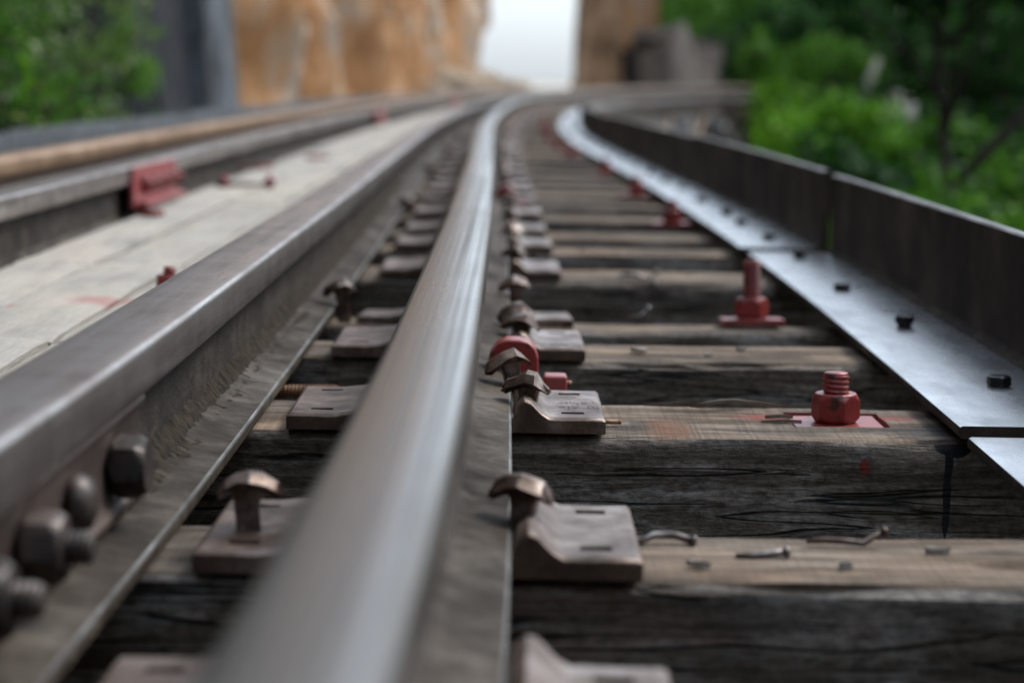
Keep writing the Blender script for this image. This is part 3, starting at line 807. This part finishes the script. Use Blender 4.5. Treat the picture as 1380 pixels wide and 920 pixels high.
# ------------------------------------------------------------------ plank walkway between the guard rails
def plank_mesh(u0, u1, y0, y1, z, seed, detail):
    us = list(np.linspace(u0, u1, 6)); ys = list(np.arange(y0, y1, .04 if detail else .4)) + [y1]
    V, F = [], []
    def ed(k, s): return .004 * noise.noise(Vector((k * 4, s, seed))) + .003 * noise.noise(Vector((k * 19, s, seed)))
    loop = [(0, -.045)] + [(q, 0) for q in range(6)] + [(5, -.045)]
    for iy, Y in enumerate(ys):
        endj = iy in (0, len(ys) - 1)
        for (k, dz) in loop:
            u = us[k] + (ed(Y, 1) if k == 0 else ed(Y, 2) if k == 5 else 0)
            yy = Y + (.007 * noise.noise(Vector((u * 25, 3, seed))) if endj else 0)
            zz = z + dz + .004 * noise.fractal(Vector((u * 9, Y * 1.8, seed)), 1, 2, 3) - (.004 if (k in (0, 5) and dz == 0) else 0) - (.004 if endj and dz == 0 else 0)
            V.append(P(u, yy, zz))
    n = len(loop)
    for a_ in range(len(ys) - 1):
        for k in range(n): F.append((a_ * n + k, a_ * n + (k + 1) % n, (a_ + 1) * n + (k + 1) % n, (a_ + 1) * n + k))
    F += [tuple(range(n)), tuple((len(ys) - 1) * n + k for k in range(n))[::-1]]
    return V, F
stain_plank = wood_top('bleached_plank_with_red_smears', (.30, .28, .25), (.355, .335, .30), (.41, .39, .355),
                       [((-.545, 2.75, .06), (.045, .04, .06), (.33, .13, .125)), ((-.47, 2.93, .06), (.03, .05, .06), (.33, .07, .06)), ((-.66, 2.68, .06), (.008, .012, .05), (.3, .05, .05))], axis=1, saw=0, con=.12)
joints = [-.4, 1.25, 2.36, 3.31, 4.9, 6.6, 8.7, 11, 14, 18, 22, 27, 33, 40, 48]
ul = [(-.331, -.466), (-.475, -.606), (-.615, -.742)]
pl_names = {(0, 1): 'grain lined plank nearest the viewer at the left edge', (2, 0): 'pale plank right beside the guard rail, with the red bolt stub', (2, 1): 'pale middle plank with a pink paint smear', (2, 2): 'pale outer plank at the left edge, level with the pink smear',
            (3, 0): 'pale plank beside the guard rail, past the second board joint', (3, 1): 'pale middle plank past the second board joint', (3, 2): 'pale outer plank in front of the red bracket'}
for j in range(len(joints) - 1):
    for k, (b_, a_) in enumerate(ul):
        off = (0, .006, -.01)[k] if joints[j] > 3 else 0
        v, f = plank_mesh(a_, b_, joints[j] + .009 + off, joints[j + 1] - .009 + off, .054 + (.002, -.002, .001)[(j + k) % 3], j * 3 + k, joints[j] < 5)
        o = mk('plank', v, f, stain_plank if joints[j] == 2.36 else M['plank'], None, True); o.data.set_sharp_from_angle(angle=R(35))
        lb = pl_names.get((j, k)) or ('near plank of the walkway hidden behind the guard rail' if joints[j] < 2.3 else 'blurred pale plank of the walkway between the guard rails')
        tag(o, lb, 'plank', 'walkway planks between the guard rails')

# red fittings on the walkway and on the far guard rail
def U(X, Y): return X - cx(Y)
st = thing('bolt_stub', P(-.425, 2.905, .055), (0, R(6), 0), 'dark red bolt stub standing on the planks behind the guard rail', 'bolt')
v, f = hexnut(.034, .020, .3); bevel(mk('nut', v, f, M['red'], st), .001, 1, 25)
v, f = thread(.019, .032, .010); mk('threaded_rod', v, f, M['red'], st, True)
br = thing('rail_bracket', P(U_G2, 4.85, 0), (0, 0, 0), 'red bolted bracket against the web of the far guard rail', 'bracket')
bevel(mk_bm('bracket_plate', box_bm(.036, .048, -.30, .27, .058, .150), M['pink'], br), .003, 2)
bevel(mk_bm('bracket_base', box_bm(.044, .075, -.28, .25, .060, .072), M['pink'], br), .003, 2)
for q in (-.2, -.08, .05, .18):
    b_ = thing('bolt', (.047, q, .108), (0, R(90), 0)); b_.parent = br
    v, f = hexnut(.036, .022, .4 + q); mk('nut', v, f, M['red'], b_); v, f = thread(.02, .036, .010); mk('thread_end', v, f, M['red'], b_, True)
b2 = dup(br, P(U_G2, 13.2, 0), (0, 0, 0), 'small blurred red bracket on the guard rail before the bend', scale=(1, 1.2, 1))
b3 = dup(br, P(U_G2, 21.5, 0), (0, 0, -head(21.5)), 'faint red bracket on the guard rail in the bend', scale=(1, 1.6, 1))
for (X, Y, ln) in ((-.70, 5.55, .16),):
    o = thing('tie_bolt', P(U(X, Y), Y, .066), (0, 0, R(8)), 'dark tie bolt with two red nuts lying on the planks beside the red bracket', 'bolt')
    v, f = tube([(-.1, 0, 0), (.06, 0, 0)], [.006, .006], 10); mk('rod', v, f, M['spike'], o, True)
    for q in (-.085, .035):
        v, f = hexnut(.034, .02, .2); h = mk('nut', v, f, M['red'], o); h.rotation_euler = (0, R(90), 0); h.location = (q, 0, .006)
def flake(X, Y, r, label, mat='red', name='paint_chip'):
    random.seed(int(Y * 100)); n = 9
    bm = bmesh.new(); top = []; bo = []
    for k in range(n):
        t = 2 * math.pi * k / n; q = r * random.uniform(.6, 1.2)
        top.append(bm.verts.new((q * math.cos(t) * 1.6, q * math.sin(t), .009 + random.uniform(-.003, .004)))); bo.append(bm.verts.new((q * math.cos(t) * 1.6, q * math.sin(t), 0)))
    bm.faces.new(top); bm.faces.new(bo[::-1])
    for k in range(n): bm.faces.new([bo[k], bo[(k + 1) % n], top[(k + 1) % n], top[k]])
    o = mk_bm(name, bm, M[mat]); o.location = P(U(X, Y), Y, .057); return tag(o, label, 'debris')
flake(-.775, 4.38, .022, 'dark red chip on the planks in front of the red bracket')
flake(-.83, 6.7, .035, 'faded red lump on the planks beyond the red bracket', 'pink')
flake(-.72, 7.6, .03, 'faint red lump on the planks far along the walkway', 'pink')

# transverse rusty threaded rod under the rails
rd = thing('tie_rod', P(-.33, 2.43, -.018), (0, R(90), 0), 'rusty orange threaded rod crossing the dark gap left of the middle rail', 'rod')
v, f = thread(0, .185, .009, .0045); mk('threaded_rod', v, f, M['rust'], rd, True)

# nails and splinters on the sleepers
def nail(pts, r, label, mat='nail', headr=1.6, group='bent nails on the sleepers'):
    V, F = tube(pts, [r] * (len(pts) - 1) + [r * .8], 8)
    d = (Vector(pts[0]) - Vector(pts[1])).normalized()
    hp = tube([Vector(pts[0]), Vector(pts[0]) + d * r * 1.2], [r * headr, r * headr * .9], 10)
    o = mk('nail', *merge([(V, F), hp]), M[mat], None, True); return tag(o, label, 'nail', group)
def Z(x, y, z): return (x, y, z - CANT * (x - cx(y)))
nail([Z(.142, 1.585, .002), Z(.128, 1.588, .0055), Z(.112, 1.588, .005), Z(.100, 1.580, .001)], .0032, 'short flat nail beside the baseplate on the nail strewn sleeper')
nail([Z(.209, 1.536, .0055), Z(.200, 1.535, .0045), Z(.186, 1.533, .003), Z(.171, 1.534, .002)], .0028, 'pale straight nail in the middle of the nail strewn sleeper')
nail([Z(.292, 1.578, .013), Z(.283, 1.577, .0085), Z(.276, 1.574, .0045), Z(.262, 1.577, .0055), Z(.245, 1.582, .005), Z(.232, 1.580, .004)], .0026, 'long dark bent nail at the right of the nail strewn sleeper', 'spike')
nail([Z(.112, 2.13, .0045), Z(.098, 2.128, .005), Z(.085, 2.129, .0045)], .0026, 'nail sticking out beside the baseplate of the sharp sleeper', 'rust', 1.0)
nail([Z(.215, 3.21, .004), Z(.205, 3.208, -.006), Z(.18, 3.22, -.012)], .004, 'bent nail on the sunken sleeper of the tall red bolt')
nail([Z(.262, 3.70, .018), Z(.25, 3.695, .006), Z(.272, 3.675, -.012)], .0035, 'bent nail hooked over the chipped sleeper edge behind the tall red bolt')
nail([Z(.205, 3.72, .012), Z(.225, 3.72, .010), Z(.245, 3.71, .006)], .004, 'pale splinter like nail on the chipped sleeper behind the tall red bolt', 'nail', 1.0)

random.seed(44)
for k, (x, yy) in enumerate(((.14, 1.50), (.25, 1.50), (.33, 1.555), (.17, 2.72), (.26, 2.68), (.31, 2.745), (.20, 3.76), (.33, 3.80), (.15, 4.33), (.29, 4.37))):
    bm = bmesh.new(); n = 6; L_ = random.uniform(.008, .016)
    a_ = [bm.verts.new((L_ * math.cos(6.283 * q / n) * random.uniform(.7, 1), L_ * .3 * math.sin(6.283 * q / n) * random.uniform(.6, 1), .004 + random.uniform(-.001, .002))) for q in range(n)]
    b_ = [bm.verts.new((v.co.x * .9, v.co.y * .9, -.001)) for v in a_]
    bm.faces.new(a_); bm.faces.new(b_[::-1])
    for q in range(n): bm.faces.new([b_[q], b_[(q + 1) % n], a_[(q + 1) % n], a_[q]])
    o = mk_bm('wood_chip', bm, M['plank']); o.location = Z(x, yy, .002); o.rotation_euler = (0, 0, random.uniform(-.6, .6))
    tag(o, 'small loose wood chip lying on a sleeper top', 'wood chip', 'loose wood chips on the sleepers')

# dirt crust caked in the corner of web and foot of the guard rail
random.seed(21); V, F = [], []
ys = list(np.arange(1.62, 3.2, .006)) + list(np.arange(3.2, 6.5, .02)); nu = 16
for Y in ys:
    amt = .55 + .55 * noise.noise(Vector((Y * 3.1, 4, 0))) + .2 * noise.noise(Vector((Y * 14, 9, 0)))
    for k in range(nu):
        q = k / (nu - 1)
        u = .0065 + q * .046; base = .0045 + (.0340 - .0175 * min(q / .35, 1) if q < .35 else .0165 - .005 * (q - .35) / .65)
        p = Vector((u * 70, Y * 70, 0))
        d = .009 * amt * (1 - q) ** 1.5 + .0045 * noise.fractal(p, .7, 2.2, 4) * (1 - q) ** 1.2 + .0022 * noise.fractal(p * .12, .9, 2, 3) * q - .0018 * q - .0004
        V.append(P(U_G1 + u, Y, base + d))
for i in range(len(ys) - 1):
    for k in range(nu - 1): F.append((i * nu + k, i * nu + k + 1, (i + 1) * nu + k + 1, (i + 1) * nu + k))
top_n = len(V)
for Y in ys:
    V.append(P(U_G1 + .0065, Y, .008)); V.append(P(U_G1 + .050, Y, .006))
for i in range(len(ys) - 1):
    a_, b_ = top_n + 2 * i, top_n + 2 * i + 2
    F += [(i * nu, (i + 1) * nu, b_, a_), (i * nu + nu - 1, a_ + 1, b_ + 1, (i + 1) * nu + nu - 1), (a_, b_, b_ + 1, a_ + 1)]
tag(mk('dirt', V, F, M['clod']), 'brown crusted dirt caked along the web of the left guard rail', 'dirt', kind='stuff')

# splinters lifting from the back edge of the sharp sleeper
def splinter(pts, wd, par):
    V, F = [], []
    for k, (x, y, z) in enumerate(pts):
        w_ = wd * (1 - abs(2 * k / (len(pts) - 1) - 1) ** 2 * .8)
        V += [(x, y - w_, z - .002), (x, y + w_, z - .001), (x, y + w_ * .7, z + .0015), (x, y - w_ * .8, z + .002)]
    for k in range(len(pts) - 1):
        for q in range(4): F.append((4 * k + q, 4 * k + (q + 1) % 4, 4 * k + 4 + (q + 1) % 4, 4 * k + 4 + q))
    F += [(0, 1, 2, 3), tuple(4 * len(pts) - 4 + q for q in (3, 2, 1, 0))]
    mk('splinter', V, F, M['wood_top'], par)
o = slp_objs[3]; bx = 1.72 + .062
splinter([(bx + .200, .190, .000), (bx + .215, .190, .004), (bx + .232, .191, .007), (bx + .25, .192, .008), (bx + .268, .193, .006), (bx + .29, .194, .004), (bx + .31, .194, .001)], .005, o)
splinter([(bx + .150, .194, .000), (bx + .172, .194, .003), (bx + .19, .195, .004), (bx + .21, .195, .001)], .003, o)
splinter([(bx + .276, .125, .001), (bx + .292, .123, .003), (bx + .306, .122, .002)], .004, o)
splinter([(bx + .268, .095, .000), (bx + .29, .096, .002), (bx + .312, .097, .001)], .003, o)

# ------------------------------------------------------------------ trestle under the deck
bents = [-.2, 3.9, 7.9, 12, 16, 20, 24, 27.5, 31, 34.5, 38, 41.5, 45, 48.5]
for i, Y in enumerate(bents):
    a = head(Y)
    o = thing('trestle_bent', P(-.5, Y, 0), (0, 0, -a), 'timber trestle bent with pale posts standing under the far bend' if Y > 22 else 'timber trestle bent hidden under the near deck', 'trestle', 'trestle bents under the deck')
    bevel(mk_bm('cap_beam', box_bm(-1.35, 1.75, -.14, .14, -.86, -.58), M['beam'], o), .01, 2)
    for q in (-1.0, -.1, .55, 1.35):
        base = gz(*P(-.5 + q, Y, 0).xy) - .3
        if q > 1 and Y > 22:
            bevel(mk_bm('concrete_block', box_bm(q - .16, q + .16, -.16, .16, -.578, -.30), M['concrete'], o), .015, 2)
            v, f = tube([(q + .1, .1, -.9), (q - .1, bents[min(i + 1, len(bents) - 1)] - Y - .3, -.32)], [.05, .05], 8); mk('brace', v, f, M['run_side'], o, True)
        v, f = tube([(q * 1.02, 0, base), (q, 0, -.86)], [.13, .115], 12); mk('post', v, f, M['concrete'] if Y > 22 else M['beam'], o, True)
for i in range(len(bents) - 1):
    for u in (-1.07, -.54, 0) if bents[i] > 22 else (-1.07, -.54, 0, .45):
        ys = list(np.linspace(bents[i] + .012, bents[i + 1] - .012, 7))
        v, f = sweep([(-.09, -.578), (.09, -.578), (.09, -.256), (-.09, -.256)], ys, u)
        tag(mk('stringer_beam', v, f, M['beam']), 'dark timber stringer under the sleepers of the far bend' if bents[i] > 22 else 'dark timber stringer under the near sleepers', 'beam', 'stringers under the deck')
# heavier bent that closes the far bend on the right
o = thing('trestle_bent', (4.05, 34, 0), (0, 0, R(-25)), 'broad capped trestle bent at the right end of the far bend', 'trestle')
bevel(mk_bm('cap_beam', box_bm(-.55, .42, -.3, .3, -.36, .02), M['beam'], o), .02, 2)
for q in (-.35, .0):
    v, f = tube([(q, 0, gz(4 + q, 34) - .3), (q, 0, -.36)], [.12, .1], 12); mk('post', v, f, M['concrete'], o, True)

# ------------------------------------------------------------------ cliffs and boulders
def cliff(plan, ztop, zbot, mat, amp, seed, label, name='cliff', cuts=34, thick=3.0):
    """a rock wall standing along a plan line (x, y points), with a real back and an uneven top"""
    pts = [Vector((*p, 0)) for p in plan]
    L = [0]
    for a_, b_ in zip(pts, pts[1:]): L.append(L[-1] + (b_ - a_).length)
    def at_(s):
        for k in range(len(L) - 1):
            if s <= L[k + 1] + 1e-6: return pts[k].lerp(pts[k + 1], (s - L[k]) / (L[k + 1] - L[k]))
        return pts[-1]
    ns = max(8, int(L[-1] / .22)); nv = cuts
    V, F, = [], []
    rows = nv + 4
    for i in range(ns + 1):
        s = L[-1] * i / ns; p = at_(s); d = (at_(min(s + .1, L[-1])) - at_(max(s - .1, 0))).normalized(); nrm = Vector((d.y, -d.x, 0))
        zt = ztop + 1.0 * noise.fractal(Vector((s * .5, seed, 0)), 1, 2, 3)
        for j in range(nv + 1):
            z = zbot + (zt - zbot) * j / nv
            q = Vector((p.x * .9, p.y * .9, z * .45)) + Vector((seed * 3.3, 0, 0))
            dd = amp * (noise.fractal(q, .9, 2.1, 5) + .5 * abs(noise.noise(q * 2.3)))
            V.append((p + nrm * (dd + max(3.0 - z, -1.5) * .06)) + Vector((0, 0, z)))
        for k, back in enumerate((.3, .7, 1.0)):
            V.append(p - nrm * thick * back + Vector((0, 0, zt + .3 * noise.noise(Vector((s, back, seed))) - (0 if k < 2 else zt - zbot))))
    n = nv + 4
    for i in range(ns):
        for j in range(n - 1): F.append((i * n + j, i * n + j + 1, (i + 1) * n + j + 1, (i + 1) * n + j))
        F.append((i * n + n - 1, i * n, (i + 1) * n, (i + 1) * n + n - 1))
    F += [tuple(range(n)), tuple(ns * n + k for k in range(n))[::-1]]
    o = mk(name, V, F, mat, None, True); o.data.set_sharp_from_angle(angle=R(45))
    return tag(o, label, 'cliff', kind='structure')
cliff([(-12, 19.5), (-6.5, 21.5), (-3.4, 24.5), (-2.2, 30), (-1.35, 35.5), (-.92, 38.2), (-1.3, 40.5)], 10.5, -.6, M['rock_orange'], .62, 2, 'tall orange and cream limestone face behind the rails')
cliff([(-7, 12.0), (-3.9, 13.0), (-2.62, 14.3), (-2.55, 15.4)], 6.5, -2.6, M['rock_dark'], .12, 5, 'dark limestone wall behind the leafy shrubs on the left')  # dark through its base colour
cliff([(-2.62, 15.5), (-2.38, 15.55), (-2.32, 15.9), (-2.45, 17.2)], 5.5, -1.2, M['rock_grey'], .04, 9, 'blue grey limestone edge between the dark wall and the orange face', thick=1.2)
cliff([(1.65, 50), (1.62, 46.5), (1.85, 46), (2.40, 46.2)], 3.8, -.6, M['rock_brown'], .12, 12, 'brown limestone pillar on the right side of the bright gap', thick=.5)
cliff([(2.3, 47.2), (3.2, 47.2)], 1.05, -.6, M['hollow_shade'], .05, 15, 'black rock slab coloured as a shaded hollow on the right of the bright gap')  # solid slab; the shade of an opening is put into its colour
cliff([(2.2, 48.2), (3.4, 48.2)], 3.2, .6, M['rock_orange'], .1, 16, 'small tan rock above the dark hollow')
cliff([(2.95, 46.4), (3.5, 46.0), (4.1, 47.0), (5, 50)], .9, -.6, M['rock_taupe'], .07, 18, 'grey limestone outcrop at the edge of the trees', thick=1.5)
cliff([(6.5, -3.5), (5.2, -7), (2.5, -9.5), (-2, -9.5), (-3.9, -7), (-3.6, -2), (-3.7, 4), (-4.3, 8.5)], 5.5, -2.8, M['rock_dark'], .4, 25, 'added unseen dark limestone wall blocking the low sky behind the viewer')  # unseen wall added to block low sky and darken the near faces
def boulder(loc, s, seed, label):
    bm = bmesh.new(); bmesh.ops.create_icosphere(bm, subdivisions=4, radius=1)
    for v in bm.verts:
        q = v.co * 1.1 + Vector((seed * 7, 0, 0)); v.co *= 1 + .28 * noise.fractal(q, 1, 2, 4)
        v.co = Vector((v.co.x * s[0], v.co.y * s[1], v.co.z * s[2]))
    o = mk_bm('boulder', bm, M['boulder'], None, True); o.location = loc
    return tag(o, label, 'boulder', 'boulders at the foot of the orange cliff')
for k, (px, Y, s, lb) in enumerate(((565, 33, .42, 'leftmost pale boulder at the foot of the orange cliff'), (610, 34, .50, 'large middle boulder at the foot of the orange cliff'), (662, 36.5, .55, 'boulder at the foot of the orange cliff nearest the bright gap'))):
    boulder(((px - 690) / 2760 * Y, Y, .05 + .1 * (k == 1)), (s * 1.2, s, s * .75), k + 2, lb)

# ------------------------------------------------------------------ vegetation
def leaves(n, clumps, size, seed, flat=.5):
    """n separate folded leaves spread through the clump volumes (x,y,z,r)"""
    rg = np.random.default_rng(seed)
    cl = np.array(clumps); wts = cl[:, 3] ** 2; wts /= wts.sum()
    pick = rg.choice(len(cl), n, p=wts)
    d = rg.normal(size=(n, 3)); d /= np.linalg.norm(d, axis=1)[:, None]
    rad = rg.random(n) ** .45
    pos = cl[pick, :3] + d * (rad * cl[pick, 3])[:, None] * np.array([1, 1, .85])
    sz = size * (.55 + .9 * rg.random(n))
    ax = rg.normal(size=(n, 3)); ax[:, 2] -= .5; ax /= np.linalg.norm(ax, axis=1)[:, None]
    up = rg.normal(size=(n, 3)) + np.array([0, 0, 1.2]) + d * .6
    sd_ = np.cross(ax, up); sd_ /= np.linalg.norm(sd_, axis=1)[:, None] + 1e-9
    nr = np.cross(sd_, ax)
    V = np.empty((n, 6, 3))
    L_ = sz[:, None]; W_ = (sz * .30)[:, None]
    V[:, 0] = pos; V[:, 1] = pos + ax * L_ * .4 + sd_ * W_ + nr * L_ * .05; V[:, 2] = pos + ax * L_ * .45 - nr * L_ * .04
    V[:, 3] = pos + ax * L_ * .4 - sd_ * W_ + nr * L_ * .05; V[:, 4] = pos + ax * L_ - nr * L_ * .12; V[:, 5] = pos + ax * L_ * .75 + sd_ * W_ * .5
    V = V.reshape(-1, 3); F = []
    for k in range(n):
        b_ = 6 * k; F += [(b_, b_ + 1, b_ + 2), (b_, b_ + 2, b_ + 3), (b_ + 1, b_ + 5, b_ + 4, b_ + 2), (b_ + 2, b_ + 4, b_ + 3)]
    me = bpy.data.meshes.new('foliage'); me.from_pydata(V.tolist(), [], F); me.polygons.foreach_set('use_smooth', [True] * len(F))
    return me
FOL = {}
def clump_list(seed, kind):
    rg = random.Random(seed); out = []
    if kind == 'shrub':
        for k in range(16):
            t = rg.uniform(0, 6.28); r = rg.uniform(.05, .75); z = rg.uniform(.15, 1.35 - r * .5)
            out.append((r * math.cos(t), r * math.sin(t), z, rg.uniform(.16, .34)))
    elif kind == 'crown':
        for k in range(26):
            t = rg.uniform(0, 6.28); q = rg.random() ** .5 * 1.5; z = rg.uniform(-.9, 1.3) * (1.25 - q * .45)
            out.append((q * math.cos(t), q * math.sin(t), z, rg.uniform(.28, .55)))
    return out
for k in range(3):
    FOL['shrub', k] = (leaves(2600, clump_list(k + 1, 'shrub'), .085, k), clump_list(k + 1, 'shrub'))
    FOL['crown', k] = (leaves(6500, clump_list(k + 11, 'crown'), .13, k + 5), clump_list(k + 11, 'crown'))
for k in (3, 4):
    cl_ = clump_list(k + 1, 'shrub'); FOL['shrub', k] = (leaves(1500, cl_, .065, k), cl_)
def fol_me(kind, k, mat):
    key = (kind, k, mat.name)
    if key not in FOL:
        me = FOL[kind, k][0].copy(); me.materials.clear(); me.materials.append(mat); FOL[key] = me
    return FOL[key]
STEM = {}
def shrub(loc, s, k, mat, label, group, rz=0, hs=1.0):
    o = thing('shrub', loc, (0, 0, rz), label, 'shrub', group)
    f = bpy.data.objects.new('foliage', fol_me('shrub', k, mat)); COL.objects.link(f); f.parent = o
    if k not in STEM:
        rg = random.Random(k); parts = []
        for c in FOL['shrub', k][1]:
            e = Vector(c[:3]); m_ = e * .5 + Vector((rg.uniform(-.1, .1), rg.uniform(-.1, .1), .05))
            parts.append(tube([(0, 0, -1.2), (0, 0, -.1), m_, e], [.03, .024, .013, .005], 6))
        q = mk('stems', *merge(parts), M['bark'], o, True); STEM[k] = q.data
    else:
        q = bpy.data.objects.new('stems', STEM[k]); COL.objects.link(q); q.parent = o
    o.scale = (s, s, s * hs); return o
TRK = {}
def tree(loc, s, k, mat, label, group=None, rz=0, h=3.0, bark='bark', lean=0):
    o = thing('tree', loc, (0, 0, rz), label, 'tree', group); o.scale = (s, s, s)
    rg = random.Random(k * 7 + int(h * 10)); parts = []
    top = Vector((lean, 0, h))
    tr = [Vector((0, 0, -1.5)), Vector((0, 0, 0)), Vector((lean * .3 + .08, .05, h * .4)), Vector((lean * .7 - .05, -.04, h * .75)), top]
    parts.append(tube(tr, [.10, .085, .07, .05, .03], 9))
    for c in FOL['crown', k][1][::2]:
        e = top + Vector(c[:3]); st_ = tr[2].lerp(top, rg.uniform(.2, 1)); m_ = st_.lerp(e, .5) + Vector((rg.uniform(-.15, .15), rg.uniform(-.15, .15), .1))
        parts.append(tube([st_, m_, e], [.045, .03, .01], 6))
    mk('trunk', *merge(parts), M[bark], o, True)
    f = bpy.data.objects.new('crown', fol_me('crown', k, mat)); COL.objects.link(f); f.parent = o; f.location = top
    return o
LD, LM, LB, LG = M['leaf_dark'], M['leaf_mid'], M['leaf_bright'], M['leaf_grey']
# left shrubs in front of the dark rock
random.seed(31)
left = [(-5, 9.0, -.55, .80, LB, 'bright green shrub at the left edge, lowest of the leafy group'), (60, 10.4, .0, .8, LG, 'greyish green shrub hanging over the far left rail'),
        (-20, 10.6, .25, .95, LM, 'mid green shrub at the top left corner'), (105, 11.2, -.05, .7, LG, 'dull green shrub in the middle of the left group'), (75, 11.6, .5, .75, LG, 'pale leaved shrub high in the left group'),
        (172, 11.9, .62, .36, LB, 'small bright green spray against the dark rock'), (150, 12.1, -.15, .45, LM, 'rightmost low shrub against the dark rock'), (-120, 9.8, .0, 1.0, LM, 'shrub beyond the left edge of the deck'), (-90, 11, .7, 1.0, LD, 'dark shrub at the back of the left group')]
for k, (px, Y, z, s, m, lb) in enumerate(left):
    shrub(((px - 690) / 2760 * Y, Y, z - .35), s, k % 2 + 3, m, lb, 'leafy shrubs on the left', random.uniform(0, 6))
# right slope: bushes rising beside the deck
rt = []
row = [(1250, 9.5, 262, .9), (1395, 9.0, 300, .9), (1170, 12.5, 215, .9), (1290, 12, 235, 1.0), (1420, 12, 262, 1.0), (1120, 16, 190, 1.0), (1215, 16, 205, 1.0), (1330, 15.5, 190, 1.0), (1440, 15.5, 200, 1.1),
       (1110, 20, 120, 1.2), (1190, 21, 150, 1.2), (1300, 20, 165, 1.2), (1420, 20, 150, 1.3), (1040, 33, 95, 1.3), (1150, 27, 128, 1.3), (1270, 26, 120, 1.4), (1390, 26, 110, 1.5), (1500, 12, 240, 1.1), (1520, 18, 170, 1.3)]
row = [(px, Y, .36 + (106 - yt) / 2760 * Y - 1.3 * s, s) for px, Y, yt, s in row]
mats = [LM, LB, LD, LM, LB, LD, LD, LM, LM, LB, LD, LM, LD, LB, LD, LD, LD, LM, LM]
where = ['low', 'lower right corner', 'beside the wall joint', 'middle', 'right edge', 'near the trestle end', 'middle', 'right', 'right edge']
for k, (px, Y, z, s) in enumerate(row):
    c_ = {LM.name: 'mid green', LB.name: 'bright yellow green', LD.name: 'dark green'}[mats[k].name]
    band = 'just over the nearest edge angle' if Y < 11 else 'beyond the nearest edge angles' if Y < 14 else 'halfway up the slope on the right' if Y < 18 else 'in the thicket at right' if Y < 24 else 'at the back of the thicket'
    pos_ = 'at the left of the group' if px < 1160 else 'in the middle of the group' if px < 1290 else 'towards the right' if px < 1400 else 'at the right edge'
    shrub(((px - 690) / 2760 * Y, Y, z), s, k % 3, mats[k], f'{c_} bush {band}, {pos_}', 'bushes on the right slope', random.uniform(0, 6))
# trees at right
trees = [(965, 55, .2, 1.1, 0, LM, 'green tree beside the grey outcrop, left of the forest', 1.2, 'bark'), (1030, 50, -.4, 1.1, 1, LD, 'dark tree behind the far bend of the viaduct', 1.3, 'bark'), (1110, 44, -.6, 1.0, 2, LD, 'dark tree in the middle of the forest', 1.4, 'bark'),
         (1190, 38, -.7, .9, 0, LD, 'dark tree right of the pale leaning trunk', 1.5, 'bark'), (1265, 14.5, -1.5, .6, 1, LD, 'dark slender tree with a thin upright trunk at right', 4.7, 'bark'), (1345, 30, -.6, .8, 2, LD, 'dark tree at the right edge of the forest', 1.5, 'bark'),
         (1430, 34, -.6, 1.0, 0, LD, 'dark tree beyond the right edge', 1.6, 'bark'), (1290, 40, -.4, 1.0, 1, LD, 'dark tree at the back of the forest on the right', 1.4, 'bark'), (1500, 25, -.8, .9, 1, LD, 'dark tree out at the right of the slope', 1.8, 'bark'),
         (900, 62, .3, 1.1, 2, LM, 'green tree over the grey outcrop', 1.5, 'bark'), (1150, 58, -.2, 1.4, 1, LD, 'dark tree farthest back in the forest', 1.2, 'bark'), (1085, 34, -.8, .75, 2, LM, 'mid green young tree in front of the forest', 1.3, 'bark')]
for k, (px, Y, z, s, kk, m, lb, h, bk) in enumerate(trees):
    tree(((px - 690) / 2760 * Y, Y, z), s, kk, m, lb, 'trees of the forest on the right', random.uniform(0, 6), h, bk)
# dead leaning branch and pale stump trunk
v, f = tube([(4.3, 15.2, -1.7), (4.05, 15, -.75), (3.75, 15, -.35), (4.05, 15, .1), (4.6, 15, .5)][0:1] + [(3.2, 15, -.45), (3.45, 15, -.18), (3.75, 15, .12), (4.1, 15, .55), (4.3, 15, 1.1)], [.05, .05, .05, .045, .04, .03], 9)
tag(mk('dead_branch', v, f, M['bark'], None, True), 'dark leaning branch in front of the bushes at the right edge', 'branch')
v, f = tube([(4.72, 27.5, -1.6), (4.66, 27.4, -.2), (4.70, 27.4, .25), (4.86, 27.4, .62)], [.07, .06, .05, .045], 9)
tag(mk('tree_stump', v, f, M['bark_pale'], None, True), 'short pale leaning trunk among the bushes at right', 'tree stump')
# far wooded mass
rg = random.Random(77); cl = []
for k in range(230):
    x = rg.uniform(5.6, 42); yy = rg.uniform(64, 92) - x * .3; cl.append((x, yy, rg.uniform(-1, 4.8), rg.uniform(1.0, 1.9)))
me = leaves(42000, cl, .45, 99); o = bpy.data.objects.new('forest', me); COL.objects.link(o); me.materials.append(LD)
tag(o, 'dark mass of far forest closing the view on the right', 'forest', kind='stuff')
